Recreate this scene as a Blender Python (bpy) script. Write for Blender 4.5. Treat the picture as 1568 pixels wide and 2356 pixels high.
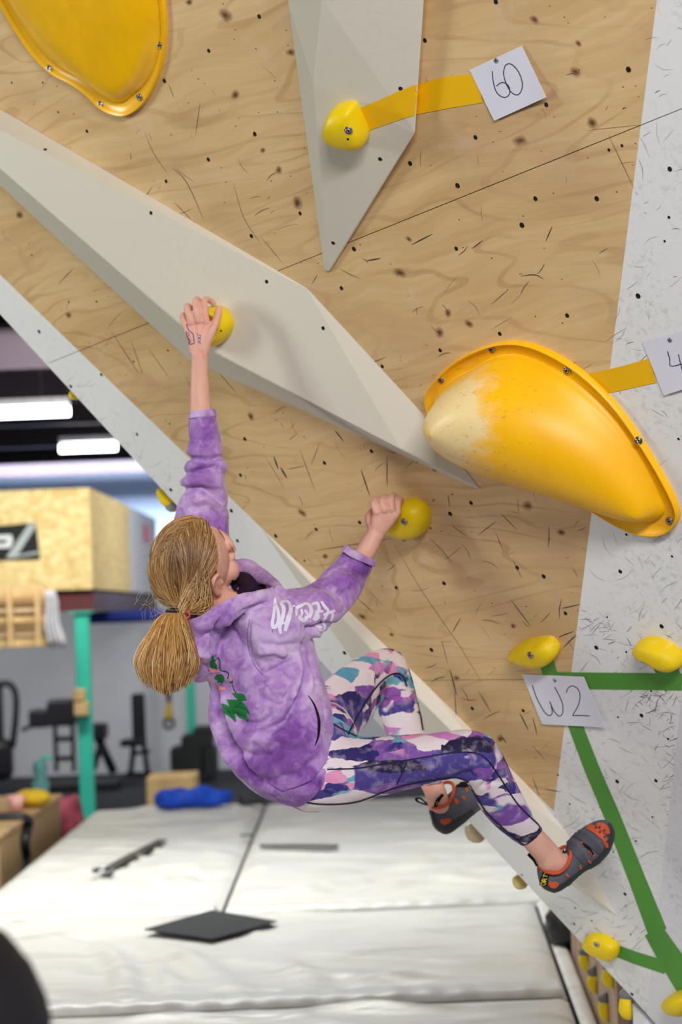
import bpy, bmesh, math, random
import numpy as np
from mathutils import Vector, Matrix, noise
from mathutils.bvhtree import BVHTree
from mathutils.geometry import tessellate_polygon
random.seed(7); np.random.seed(7)
for o in list(bpy.data.objects): bpy.data.objects.remove(o)
S = bpy.context.scene; COL = S.collection

# ------------------------------------------------------------------ camera
FPX = 4700.0; CAMH = 1.2
TH = math.atan((1400-1178)/FPX); RO = math.radians(2.2)
C0 = np.array([0, 0, CAMH])
FW = np.array([0, math.cos(TH), math.sin(TH)]); U0 = np.array([0, -math.sin(TH), math.cos(TH)])
RT = math.cos(RO)*np.array([1., 0, 0]) - math.sin(RO)*U0
UP = math.sin(RO)*np.array([1., 0, 0]) + math.cos(RO)*U0
cd = bpy.data.cameras.new('camera'); cam = bpy.data.objects.new('camera', cd); COL.objects.link(cam)
cd.sensor_fit = 'VERTICAL'; cd.sensor_height = 36; cd.lens = 36*FPX/2356
cd.clip_start = .05; cd.clip_end = 200
cam.matrix_world = Matrix(((RT[0], UP[0], -FW[0], 0), (RT[1], UP[1], -FW[1], 0), (RT[2], UP[2], -FW[2], CAMH), (0, 0, 0, 1)))
cd.dof.use_dof = True; cd.dof.focus_distance = 3.85; cd.dof.aperture_fstop = 4.2
S.camera = cam
# ------------------------------------------------------------------ world, lights, exposure
vs = S.view_settings
vs.view_transform = 'Standard'; vs.look = 'None'; vs.gamma = 1; vs.use_curve_mapping = False; vs.exposure = 0.36
wd = bpy.data.worlds.new('world'); S.world = wd; wd.use_nodes = True
wd.node_tree.nodes['Background'].inputs[0].default_value = (.93, .96, 1, 1)
wd.node_tree.nodes['Background'].inputs[1].default_value = .42
def area(name, loc, target, sx, sy, power, col=(1, .97, .93)):
    l = bpy.data.lights.new(name, 'AREA'); l.shape = 'RECTANGLE'; l.size = sx; l.size_y = sy; l.energy = power; l.color = col
    o = bpy.data.objects.new(name, l); COL.objects.link(o); o.location = loc
    o.rotation_euler = (Vector(target)-Vector(loc)).to_track_quat('-Z', 'Y').to_euler()
    return o
area('unseen_area_light', (-3.5, 4.3, 3.0), (-.6, 4.0, 1.4), .5, 1.8, 66, (.96, 1, .92))
area('unseen_area_light', (.5, -.9, 3.05), (.4, 3.8, 1.3), 2.4, .4, 172, (1, .955, .93))
area('unseen_area_light', (-1.0, 9.0, 3.1), (-1.0, 9.0, 0), 2.4, 1.2, 165, (.97, 1, .96))
area('unseen_area_light', (-1.6, 13.2, 3.1), (-2.4, 15.2, 1.9), 2.4, .6, 150)
area('unseen_area_light', (-3.4, 17.6, 1.34), (-3.2, 19.6, .4), 1.6, .3, 26)  # unseen lamp under the loft, aimed at the gym wall
area('unseen_area_light', (.1, 16.4, 3.1), (-1.85, 17.6, 1.8), .4, 2.0, 60)  # lamp added to brighten the side boards of the loft
area('unseen_area_light', (-2.0, 23.0, 3.1), (-2.0, 25.2, 2.3), 5, .4, 520, (.8, .88, 1))  # bluish lamp added to brighten the far wall

# ------------------------------------------------------------------ projection helpers
def P(px, py, z):
    return C0 + RT*((px-784)/FPX*z) + UP*(-(py-1178)/FPX*z) + FW*z
def ray(px, py):
    return RT*((px-784)/FPX) + UP*(-(py-1178)/FPX) + FW
def floorpt(px, py, z0=0.0):
    r = ray(px, py); t = (z0-CAMH)/r[2]; return C0 + r*t
AZ, EL = math.radians(48), math.radians(28.5)
NW = RT*(math.sin(AZ)*math.cos(EL)) + UP*math.sin(EL) + FW*(math.cos(AZ)*math.cos(EL))   # into the wall
NO = -NW                                                                                  # out of the wall, to the climber
CW = 2.74
WU = np.array([0, 0, 1.]) - NO*NO[2]; WU /= np.linalg.norm(WU)
WV = np.cross(WU, NO)
WO = P(784, 1178, CW/(NW@ray(784, 1178)))
def wallpt(px, py, h=0.0):
    r = ray(px, py); return C0 + r*((CW-h)/(NW@r))
def wl(px, py, h=0.0):
    p = wallpt(px, py, h)-WO; return np.array([p@WV, p@WU])
def wpt(a, b, h=0.0): return WO + WV*a + WU*b + NO*h
# ------------------------------------------------------------------ mesh helpers
def lin(c):
    return tuple(((x/255)/12.92 if x/255 <= .04045 else ((x/255+.055)/1.055)**2.4) for x in c)+(1.,)
def link(o, parent=None):
    COL.objects.link(o)
    if parent is not None:
        o.parent = parent; o.matrix_parent_inverse = parent.matrix_basis.inverted()
    return o
def mesh(name, V, F, m=None, parent=None, smooth=False, uv=None, origin=None):
    """V in world coordinates; the object's origin is put at its centre (or origin)."""
    V = np.asarray(V, float)
    c = V.mean(0) if origin is None else np.asarray(origin, float)
    me = bpy.data.meshes.new(name); me.from_pydata((V-c).tolist(), [], [list(map(int, f)) for f in F]); me.update()
    if smooth: me.polygons.foreach_set('use_smooth', [True]*len(me.polygons))
    if uv is not None:
        l = me.uv_layers.new(name='UVMap'); uv = np.asarray(uv)
        li = np.zeros(len(me.loops), int); me.loops.foreach_get('vertex_index', li)
        l.data.foreach_set('uv', uv[li].astype(np.float32).ravel())
    if m is not None:
        for x in (m if isinstance(m, list) else [m]): me.materials.append(x)
    o = bpy.data.objects.new(name, me); o.location = c
    return link(o, parent)
def empty(name, loc):
    o = bpy.data.objects.new(name, None); o.location = Vector(loc); o.empty_display_size = .05; return link(o)
def tag(o, label=None, cat=None, group=None, kind=None):
    if label: o['label'] = label
    if cat: o['category'] = cat
    if group: o['group'] = group
    if kind: o['kind'] = kind
    return o
def join(parts):
    V = []; F = []; k = 0
    for v, f in parts:
        v = np.asarray(v, float); V.append(v); F += [[i+k for i in q] for q in f]; k += len(v)
    return np.vstack(V), F
def boxv(x0, x1, y0, y1, z0, z1):
    V = [(x, y, z) for z in (z0, z1) for y in (y0, y1) for x in (x0, x1)]
    return np.array(V, float), [(0, 2, 3, 1), (4, 5, 7, 6), (0, 1, 5, 4), (2, 6, 7, 3), (0, 4, 6, 2), (1, 3, 7, 5)]
def bevbox(x0, x1, y0, y1, z0, z1, b=.01, seg=2):
    bm = bmesh.new(); V, F = boxv(x0, x1, y0, y1, z0, z1)
    vs_ = [bm.verts.new(v) for v in V]
    for f in F: bm.faces.new([vs_[i] for i in f])
    bm.normal_update()
    bmesh.ops.bevel(bm, geom=bm.edges[:], offset=b, segments=seg, affect='EDGES', profile=.5)
    V = np.array([v.co[:] for v in bm.verts]); bm.verts.index_update(); F = [[v.index for v in f.verts] for f in bm.faces]; bm.free()
    return V, F
def loft(R, cap=True, closed=False):
    R = np.asarray(R, float); k, n, _ = R.shape; V = R.reshape(-1, 3); F = []
    for i in range(k if closed else k-1):
        a = i*n; b = ((i+1) % k)*n
        for j in range(n):
            F.append((a+j, a+(j+1) % n, b+(j+1) % n, b+j))
    if cap and not closed:
        V = np.vstack([V, R[0].mean(0), R[-1].mean(0)]); c0 = k*n; c1 = c0+1
        for j in range(n):
            F.append((c0, (j+1) % n, j)); F.append((c1, (k-1)*n+j, (k-1)*n+(j+1) % n))
    return V, F
def cr(A, m, closed=False):
    """Catmull-Rom resample of key rows A to m rows"""
    A = np.asarray(A, float); k = len(A); out = []
    for t in np.linspace(0, k if closed else k-1, m, endpoint=not closed):
        i = int(min(math.floor(t), (k-1) if closed else (k-2))); f = t-i
        g = (lambda j: A[j % k]) if closed else (lambda j: A[min(max(j, 0), k-1)])
        p0, p1, p2, p3 = g(i-1), g(i), g(i+1), g(i+2)
        out.append(.5*((2*p1)+(-p0+p2)*f+(2*p0-5*p1+4*p2-p3)*f*f+(-p0+3*p1-3*p2+p3)*f**3))
    return np.array(out)
def tube(pts, rad, n=12, cap=True, m=None, closed=False, flat=1.0, nrm=None):
    pts = np.asarray(pts, float); rad = np.ones(len(pts))*rad if np.isscalar(rad) else np.asarray(rad, float)
    if m: 
        q = cr(np.hstack([pts, rad[:, None]]), m, closed); pts = q[:, :3]; rad = q[:, 3]
    k = len(pts); R = []; prev = None
    for i in range(k):
        if closed: t = pts[(i+1) % k]-pts[i-1]
        else: t = pts[min(i+1, k-1)]-pts[max(i-1, 0)]
        t = t/(np.linalg.norm(t)+1e-12)
        if prev is None:
            a = np.array([0, 0, 1.]) if abs(t[2]) < .9 else np.array([1., 0, 0])
            if nrm is not None: a = np.asarray(nrm, float)
        else: a = prev
        if nrm is not None: a = np.asarray(nrm, float)
        e1 = a-t*(a@t); e1 /= np.linalg.norm(e1); e2 = np.cross(t, e1); prev = e1
        R.append([pts[i]+rad[i]*(math.cos(s)*e1*flat+math.sin(s)*e2) for s in np.linspace(0, 2*math.pi, n, endpoint=False)])
    return loft(R, cap and not closed, closed)
def ellipsoid(c, ax, n=20, mm=12):
    """ax: 3 axis vectors scaled by radius"""
    c = np.asarray(c, float); ax = np.asarray(ax, float); R = []
    for i in range(1, mm):
        th = math.pi*i/mm
        R.append([c+math.cos(th)*ax[2]+math.sin(th)*(math.cos(s)*ax[0]+math.sin(s)*ax[1]) for s in np.linspace(0, 2*math.pi, n, endpoint=False)])
    V, F = loft(R, False); k = mm-1
    V = np.vstack([V, c+ax[2], c-ax[2]]); a = k*n
    for j in range(n):
        F.append((a, (j+1) % n, j)); F.append((a+1, (k-1)*n+j, (k-1)*n+(j+1) % n))
    return V, F
def remesh(parts, voxel, smooth=3, fac=.5):
    V, F = join(parts); me = bpy.data.meshes.new('t'); me.from_pydata(V.tolist(), [], F); me.update()
    bm = bmesh.new(); bm.from_mesh(me); bmesh.ops.recalc_face_normals(bm, faces=bm.faces[:]); bm.to_mesh(me); bm.free()
    o = bpy.data.objects.new('t', me); COL.objects.link(o)
    r = o.modifiers.new('r', 'REMESH'); r.mode = 'VOXEL'; r.voxel_size = voxel
    if smooth:
        s = o.modifiers.new('s', 'SMOOTH'); s.iterations = smooth; s.factor = fac
    dg = bpy.context.evaluated_depsgraph_get(); m2 = bpy.data.meshes.new_from_object(o.evaluated_get(dg))
    V = np.zeros(len(m2.vertices)*3); m2.vertices.foreach_get('co', V); V = V.reshape(-1, 3)
    N = np.zeros(len(m2.vertices)*3); m2.vertices.foreach_get('normal', N); N = N.reshape(-1, 3)
    F = [tuple(p.vertices) for p in m2.polygons]
    bpy.data.objects.remove(o); bpy.data.meshes.remove(m2)
    return V, F, N
def project(V):
    d = np.asarray(V)-C0; z = d@FW
    return np.stack([784+FPX*(d@RT)/z, 1178-FPX*(d@UP)/z, z], 1)
def seglen_dist(Q, poly):
    """distance of 2D points Q to a polyline and the 0..1 parameter along it"""
    best = np.full(len(Q), 1e9); par = np.zeros(len(Q)); poly = np.asarray(poly, float)
    L = np.r_[0, np.cumsum(np.linalg.norm(np.diff(poly, axis=0), axis=1))]
    for i in range(len(poly)-1):
        a, b = poly[i], poly[i+1]; d = b-a; t = np.clip(((Q-a)@d)/(d@d), 0, 1)
        e = np.linalg.norm(Q-(a+t[:, None]*d), axis=1); m = e < best
        best[m] = e[m]; par[m] = ((L[i]+t*np.linalg.norm(d))/L[-1])[m]
    return best, par
BVH = {}
def reg(key, o):
    V = [o.location+v.co for v in o.data.vertices]; F = [tuple(p.vertices) for p in o.data.polygons]
    BVH[key] = BVHTree.FromPolygons([v[:] for v in V], F)
def regVF(key, V, F): BVH[key] = BVHTree.FromPolygons([tuple(v) for v in V], F)
def surf(px, py, keys=None):
    d = Vector(ray(px, py)).normalized(); best = None
    for k in (keys or BVH):
        if k not in BVH: continue
        h = BVH[k].ray_cast(Vector(C0), d)
        if h[0] is not None and (best is None or h[3] < best[2]):
            n = h[1] if h[1].dot(d) < 0 else -h[1]; best = (np.array(h[0]), np.array(n), h[3])
    return best
WALLK = ['wall', 'facet', 'v1', 'v2', 'v3']
def ribbon(pts, w, keys, off=.0006, step=6, across=2, w1=None, taper=False):
    """strip of half-width w (pixels) following a polyline, laid on the surfaces under it"""
    pts = np.asarray(pts, float); L = np.r_[0, np.cumsum(np.linalg.norm(np.diff(pts, axis=0), axis=1))]
    m = max(2, int(L[-1]/step)+1); T = np.linspace(0, L[-1], m)
    C = np.stack([np.interp(T, L, pts[:, 0]), np.interp(T, L, pts[:, 1])], 1)
    wa = np.asarray(w, float) if not np.isscalar(w) else None
    V = []; F = []; ok = []
    for i in range(m):
        t = C[min(i+1, m-1)]-C[max(i-1, 0)]; t /= np.linalg.norm(t)+1e-9; nn = np.array([-t[1], t[0]])
        f = i/(m-1)
        ww = w if wa is None else np.interp(f, np.linspace(0, 1, len(wa)), wa)
        if taper: ww = ww*(.25+.75*math.sin(math.pi*min(max(f, .02), .98)))
        for j in range(across+1):
            q = C[i]+nn*ww*(2*j/across-1); h = surf(q[0], q[1], keys)
            if h is None: V.append(np.zeros(3)); ok.append(False)
            else: V.append(h[0]+h[1]*off); ok.append(True)
    k = across+1
    for i in range(m-1):
        for j in range(across):
            q = (i*k+j, i*k+j+1, (i+1)*k+j+1, (i+1)*k+j)
            if all(ok[x] for x in q) and max(np.linalg.norm(V[q[0]]-V[x]) for x in q) < .12: F.append(q)
    used = sorted({x for f in F for x in f}); mp = {x: i for i, x in enumerate(used)}
    return np.array([V[x] for x in used]).reshape(-1, 3), [[mp[x] for x in f] for f in F]
def clip(poly, a, b, c):
    """keep a*x+b*y+c>=0"""
    out = []; n = len(poly)
    for i in range(n):
        p, q = np.asarray(poly[i]), np.asarray(poly[(i+1) % n]); dp = a*p[0]+b*p[1]+c; dq = a*q[0]+b*q[1]+c
        if dp >= 0: out.append(p)
        if dp*dq < 0: out.append(p+(q-p)*(dp/(dp-dq)))
    return out
def cliplines(poly, p, q, gap=0.0, side=1):
    d = np.asarray(q)-np.asarray(p); d = d/np.linalg.norm(d); n = np.array([-d[1], d[0]])*side
    return clip(poly, n[0], n[1], -(n@np.asarray(p))-gap/2)
def prism(poly, frame, t0, t1, bev=.0):
    """poly 2D in wall coordinates; slab from h=t0 to h=t1"""
    n = len(poly); V = [frame(a, b, t0) for a, b in poly]+[frame(a, b, t1) for a, b in poly]
    F = [list(range(n))[::-1], list(range(n, 2*n))]+[[i, (i+1) % n, n+(i+1) % n, n+i] for i in range(n)]
    return np.array(V), F
# ------------------------------------------------------------------ materials
class NT:
    def __init__(s, name):
        s.m = bpy.data.materials.new(name); s.m.use_nodes = True; s.t = s.m.node_tree; s.b = s.t.nodes['Principled BSDF']
    def n(s, typ, **kw):
        x = s.t.nodes.new('ShaderNode'+typ)
        for k, v in kw.items():
            if k.startswith('i_'):
                key = k[2:]; x.inputs[int(key) if key.isdigit() else key.replace('_', ' ')].default_value = v
            else: setattr(x, k, v)
        return x
    def l(s, a, b): s.t.links.new(a, b)
    def coord(s, kind='Object', scale=(1, 1, 1), rot=(0, 0, 0)):
        c = s.n('TexCoord'); mp = s.n('Mapping'); mp.inputs['Scale'].default_value = scale; mp.inputs['Rotation'].default_value = rot
        s.l(c.outputs[kind], mp.inputs[0]); return mp.outputs[0]
    def noise(s, co, scale, detail=4, rough=.5, dist=0.):
        x = s.n('TexNoise'); x.inputs['Scale'].default_value = scale; x.inputs['Detail'].default_value = detail
        x.inputs['Roughness'].default_value = rough; x.inputs['Distortion'].default_value = dist; s.l(co, x.inputs['Vector']); return x
    def ramp(s, fac, stops, interp='LINEAR'):
        r = s.n('ValToRGB'); r.color_ramp.interpolation = interp; e = r.color_ramp.elements
        while len(e) > 1: e.remove(e[-1])
        e[0].position = stops[0][0]; e[0].color = stops[0][1]
        for p, c in stops[1:]: q = e.new(p); q.color = c
        s.l(fac, r.inputs[0]); return r.outputs[0]
    def mix(s, fac, a, b, mode='MIX'):
        x = s.n('MixRGB', blend_type=mode)
        for i, v in enumerate((fac, a, b)):
            if isinstance(v, (int, float)): x.inputs[i].default_value = v
            elif isinstance(v, tuple): x.inputs[i].default_value = v
            else: s.l(v, x.inputs[i])
        return x.outputs[0]
    def bump(s, h, strength=.2, dist=.01):
        x = s.n('Bump'); x.inputs['Strength'].default_value = strength; x.inputs['Distance'].default_value = dist
        s.l(h, x.inputs['Height']); s.l(x.outputs[0], s.b.inputs['Normal'])
    def out(s, col, rough=.6, spec=.3, metal=0.):
        if isinstance(col, tuple): s.b.inputs['Base Color'].default_value = col
        else: s.l(col, s.b.inputs['Base Color'])
        if isinstance(rough, (int, float)): s.b.inputs['Roughness'].default_value = rough
        else: s.l(rough, s.b.inputs['Roughness'])
        s.b.inputs['Specular IOR Level'].default_value = spec; s.b.inputs['Metallic'].default_value = metal
        return s.m
def plain(name, c, rough=.6, spec=.3, metal=0., var=.12, scale=20, bump=0., bscale=80):
    t = NT(name); co = t.coord(); n = t.noise(co, scale, 4); L = lin(c)
    lo = tuple(x*(1-var) for x in L[:3])+(1,); hi = tuple(min(1, x*(1+var)) for x in L[:3])+(1,)
    col = t.ramp(n.outputs[0], [(.3, lo), (.7, hi)])
    if bump: t.bump(t.noise(co, bscale, 3).outputs[0], bump, .005)
    return t.out(col, rough, spec, metal)
def m_ply():
    t = NT('plywood'); co = t.coord('UV')
    warp = t.noise(co, 1.6, 3, .5); 
    add = t.n('VectorMath', operation='MULTIPLY_ADD'); t.l(warp.outputs['Color'], add.inputs[0]); add.inputs[1].default_value = (.30, .22, 0); t.l(co, add.inputs[2])
    mp = t.n('Mapping'); mp.inputs['Scale'].default_value = (1.0, 7.0, 1); mp.inputs['Rotation'].default_value = (0, 0, math.radians(-4)); t.l(add.outputs[0], mp.inputs[0])
    big = t.noise(mp.outputs[0], 1.3, 3, .55, .6)
    mpc = t.n('Mapping'); mpc.inputs['Scale'].default_value = (.55, 2.3, 1); mpc.inputs['Rotation'].default_value = (0, 0, math.radians(-3)); t.l(co, mpc.inputs[0])
    cn = t.noise(mpc.outputs[0], 1.5, 3.2, .42, .35)
    sc_ = t.n('Math', operation='MULTIPLY'); t.l(cn.outputs[0], sc_.inputs[0]); sc_.inputs[1].default_value = 105
    sn = t.n('Math', operation='SINE'); t.l(sc_.outputs[0], sn.inputs[0])
    fl = t.ramp(sn.outputs[0], [(0, (0, 0, 0, 1)), (.80, (0, 0, 0, 1)), (.985, (1, 1, 1, 1)), (1, (.8, .8, .8, 1))])
    ms_ = t.ramp(t.noise(co, 3.1, 3, .6).outputs[0], [(.36, (.1, .1, .1, 1)), (.60, (1, 1, 1, 1))])
    line = t.mix(1., fl, ms_, 'MULTIPLY')
    base = t.ramp(big.outputs[0], [(.25, lin((198, 162, 110))), (.5, lin((218, 184, 132))), (.75, lin((228, 200, 152)))])
    mp2 = t.n('Mapping'); mp2.inputs['Scale'].default_value = (3, 70, 1); t.l(add.outputs[0], mp2.inputs[0])
    fine = t.noise(mp2.outputs[0], 1, 3, .6)
    c1 = t.mix(.22, base, t.ramp(fine.outputs[0], [(.3, lin((182, 145, 98))), (.7, lin((236, 208, 162)))]), 'MIX')
    patch = t.noise(co, 2.2, 5, .6); pm = t.ramp(patch.outputs[0], [(.5, (0, 0, 0, 1)), (.72, (.5, .5, .5, 1))])
    c2 = t.mix(pm, c1, lin((186, 150, 118)))
    mm = t.n('Math', operation='MULTIPLY'); t.l(line, mm.inputs[0]); mm.inputs[1].default_value = .42
    c3 = t.mix(mm.outputs[0], c2, lin((166, 120, 78)))
    dust = t.noise(co, 7, 6, .7); dm = t.ramp(dust.outputs[0], [(.56, (0, 0, 0, 1)), (.8, (.35, .35, .35, 1))])
    c4 = t.mix(dm, c3, lin((226, 212, 196)))
    t.bump(fine.outputs[0], .08, .002)
    return t.out(c4, .62, .25)
def m_white(name, c=(222, 222, 224), dirt=.5, uv=True, warm=(120, 116, 112)):
    t = NT(name); co = t.coord('UV' if uv else 'Object'); a = t.noise(co, 3.2, 6, .65); b = t.noise(co, 60, 4, .7); e = t.noise(co, 1.1, 3)
    f1 = t.ramp(a.outputs[0], [(.42, (0, 0, 0, 1)), (.72, (1, 1, 1, 1))]); f2 = t.ramp(b.outputs[0], [(.5, (0, 0, 0, 1)), (.66, (1, 1, 1, 1))])
    mul = t.mix(1., f1, f2, 'MULTIPLY'); k = t.n('Math', operation='MULTIPLY'); t.l(mul, k.inputs[0]); k.inputs[1].default_value = dirt
    L = lin(c); base = t.ramp(e.outputs[0], [(.3, tuple(x*.93 for x in L[:3])+(1,)), (.7, L)])
    col = t.mix(k.outputs[0], base, lin(warm))
    t.bump(t.noise(co, 240, 3).outputs[0], .12, .001)
    return t.out(col, .6, .25)
# ------------------------------------------------------------------ shared materials
PLY = m_ply(); WHITE = m_white('white_paint', (236, 237, 238), .5); WHITE2 = m_white('white_paint_cool', (230, 231, 238), .55)
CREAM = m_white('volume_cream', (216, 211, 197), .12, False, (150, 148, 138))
CREAM3 = m_white('volume_ivory', (230, 225, 211), .12, False, (150, 148, 138))
DARKCORE = plain('panel_edge', (120, 92, 62), .8)
STEEL = plain('steel', (180, 182, 186), .28, .5, 1.0, .1)
HOLE = plain('bolt_hole_dark', (26, 26, 22), .7, .2, 0, .3, 300)
SCUFF = plain('rubber_scuff', (74, 68, 66), .8, .1, 0, .35, 60)
SCUFFB = plain('rubber_scuff_brown', (136, 104, 76), .8, .1, 0, .3, 60)
INK = plain('marker_ink', (42, 36, 78), .6, .2, 0, .1); INKB = plain('marker_black', (44, 42, 54), .6, .2, 0, .1)
PAPER = plain('paper', (222, 222, 236), .7, .2, 0, .03, 8)
def m_yellow(name, c, chalk=None, spec=.4, rough=.38):
    t = NT(name); co = t.coord(); a = t.noise(co, 14, 5, .6); L = lin(c)
    col = t.ramp(a.outputs[0], [(.3, tuple(x*.86 for x in L[:3])+(1,)), (.65, L)])
    if chalk:
        g = t.noise(t.coord('Object', (1, 1, 1)), chalk, 6, .68); f = t.ramp(g.outputs[0], [(.55, (0, 0, 0, 1)), (.75, (.7, .7, .7, 1))])
        col = t.mix(f, col, lin((235, 222, 190)))
    t.bump(t.noise(co, 180, 3).outputs[0], .06, .001)
    return t.out(col, rough, spec)
YEL = m_yellow('yellow_resin', (238, 206, 8), None, .35, .42)
YELC = m_yellow('yellow_resin_chalked', (238, 204, 14), 38, .3, .5)
MACRO = m_yellow('yellow_fibreglass', (250, 190, 4), None, .5, .3)
TAPEY = plain('yellow_tape', (240, 186, 6), .5, .3, 0, .04, 6); TAPEG = plain('green_tape', (82, 150, 56), .55, .3, 0, .05, 6)

# ------------------------------------------------------------------ climbing wall (leans over, seen from its right)
tri = [wl(-945, -300), wl(1487, 2332), wl(1774, -300)]
def cw_(poly):
    a = sum(poly[i][0]*poly[(i+1) % len(poly)][1]-poly[(i+1) % len(poly)][0]*poly[i][1] for i in range(len(poly)))
    return poly if a > 0 else poly[::-1]
tri = cw_(tri)
V, F = prism(tri, wpt, -.075, -.0185)
wall = mesh('wall_right', V, F, DARKCORE); tag(wall, 'overhanging plywood climbing wall with white painted margins', kind='structure')
def keep(poly, p, q, inside_px, gap=.0016):
    P_, Q_, I_ = wl(*p), wl(*q), wl(*inside_px)
    d = Q_-P_; n = np.array([-d[1], d[0]]); s = 1 if n@(I_-P_) > 0 else -1
    return cliplines(poly, P_, Q_, gap, s)
def panel(name, poly, m, top=0.0):
    if len(poly) < 3: return None
    poly = cw_(poly); V, F = prism(poly, wpt, -.018, top)
    uv = np.array(list(poly)*2); return mesh(name, V, F, m, wall, uv=uv)
PL0, PL1 = (0, 632), (1273, 1866); PR0, PR1 = (1510, 0), (1273, 1866); S10, S11 = (235, 786), (1475, 287.5); S20, S21 = (960, 1566), (1311, 1562)
ply = keep(keep(tri, PL0, PL1, (900, 800), 0), PR0, PR1, (900, 800), 0)
panel('plywood_panel', keep(ply, S10, S11, (700, 100)), PLY)
mid = keep(ply, S10, S11, (1000, 1000))
panel('plywood_panel', keep(mid, S20, S21, (1000, 1000)), PLY)
panel('plywood_panel', keep(mid, S20, S21, (1200, 1750)), PLY)
left = keep(tri, PL0, PL1, (100, 800), 0)
left = keep(left, PR0, PR1, (100, 800), 0)
WHITEL = m_white('white_paint_clean', (236, 237, 238), .15)
panel('painted_panel', keep(left, S10, S11, (-300, 300)), WHITEL); panel('painted_panel', keep(left, S10, S11, (300, 1000)), WHITEL)
right = keep(tri, PR0, PR1, (1500, 1500), 0)
panel('painted_panel', keep(right, S10, S11, (1550, 100)), WHITE); panel('painted_panel', keep(right, S10, S11, (1480, 1200)), WHITE)
regVF('wall', [wpt(a, b) for a, b in tri], [(0, 1, 2)])
# second facet beyond the fold, turned a little towards the camera
fA, fB = wallpt(1487, 2332), wallpt(1774, -300)
ax = (fB-fA)/np.linalg.norm(fB-fA); sd = np.cross(ax, NO); sd = sd if sd@RT > 0 else -sd
rot = Matrix.Rotation(math.radians(14), 3, Vector(ax)); sd2 = np.array(rot @ Vector(sd))
if (sd2@FW) > (sd@FW): sd2 = np.array(Matrix.Rotation(math.radians(-14), 3, Vector(ax)) @ Vector(sd))
nf = np.cross(sd2, ax); nf = nf if nf@FW < 0 else -nf
fpt = lambda a, b, h=0.0: fA+ax*b+sd2*a+nf*h
LF = np.linalg.norm(fB-fA)
fpoly = [(-.002, 0), (.9, -.15), (.9, LF), (-.002, LF)]
V, F = prism(fpoly, fpt, -.06, 0); facet = mesh('wall_facet', V, F, WHITE2, uv=np.array(fpoly*2)); tag(facet, 'white painted wall facet beyond the fold at the right', kind='structure')
regVF('facet', [fpt(a, b) for a, b in fpoly], [(0, 1, 2, 3)])
# low kick board under the fold, standing on the floor of the mats
kb = [fpt(-.05, -.012), fpt(.9, -.162)]
V = []
for p in kb:
    for q in (0, .05): 
        for z in (-.35, p[2]-.002): V.append((p[0]+q*.6, p[1]+q, z if z < 0 else p[2]-.002))
V = np.array(V); F = [(0, 4, 5, 1), (2, 3, 7, 6), (0, 1, 3, 2), (4, 6, 7, 5), (1, 5, 7, 3), (0, 2, 6, 4)]
tag(mesh('trim_1', V, F, WHITE2, uv=V[:, [0, 2]]), 'white kick board below the right wall facet', kind='structure')

# ------------------------------------------------------------------ volumes
def volume(name, key, verts, faces, label, m=None):
    V = np.array([wallpt(x, y, h) for x, y, h in verts])
    c = V.mean(0)-NO*.02; G = []
    for f in faces:
        n = np.cross(V[f[1]]-V[f[0]], V[f[2]]-V[f[0]]); G.append(f if n@(V[list(f)].mean(0)-c) > 0 else f[::-1])
    bm = bmesh.new(); vv = [bm.verts.new(v) for v in V]
    for f in G: bm.faces.new([vv[i] for i in f])
    bmesh.ops.bevel(bm, geom=[e for e in bm.edges if len(e.link_faces) == 2], offset=.004, segments=2, affect='EDGES', profile=.5)
    bmesh.ops.triangulate(bm, faces=bm.faces[:]); bm.verts.index_update(); V2 = np.array([v.co[:] for v in bm.verts]); F2 = [[v.index for v in f.verts] for f in bm.faces]; bm.free()
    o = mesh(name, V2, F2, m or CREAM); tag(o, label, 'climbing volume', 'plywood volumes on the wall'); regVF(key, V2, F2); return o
H1 = .085
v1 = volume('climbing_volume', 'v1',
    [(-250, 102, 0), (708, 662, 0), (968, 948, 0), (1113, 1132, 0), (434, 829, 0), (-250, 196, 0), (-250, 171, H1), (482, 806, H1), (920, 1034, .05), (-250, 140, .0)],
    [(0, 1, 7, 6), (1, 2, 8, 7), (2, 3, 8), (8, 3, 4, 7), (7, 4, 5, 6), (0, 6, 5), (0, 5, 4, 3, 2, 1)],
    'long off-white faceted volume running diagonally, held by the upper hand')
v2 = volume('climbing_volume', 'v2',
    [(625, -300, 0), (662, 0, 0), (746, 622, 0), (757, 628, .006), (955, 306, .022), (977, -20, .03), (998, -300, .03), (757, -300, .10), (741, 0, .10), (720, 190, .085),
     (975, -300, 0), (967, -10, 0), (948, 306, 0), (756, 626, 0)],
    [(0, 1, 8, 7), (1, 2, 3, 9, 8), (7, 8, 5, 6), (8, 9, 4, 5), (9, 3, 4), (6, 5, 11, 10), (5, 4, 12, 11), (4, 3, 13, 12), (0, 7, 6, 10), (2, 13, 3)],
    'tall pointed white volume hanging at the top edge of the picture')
v3 = volume('climbing_volume', 'v3',
    [(597, 1211, 0), (977, 1572, 0), (1212, 1806, 0), (1305, 1918, 0), (1422, 2112, 0), (1262, 2000, 0), (1040, 1800, 0), (800, 1505, 0), (900, 1545, .03), (1195, 1838, .045), (1310, 2020, .03)],
    [(0, 1, 8), (1, 2, 9, 8), (2, 3, 10, 9), (3, 4, 10), (10, 4, 5), (9, 10, 5, 6), (8, 9, 6, 7), (0, 8, 7)],
    'low ivory wedge volume along the lower wall edge behind the legs', CREAM3)

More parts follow.
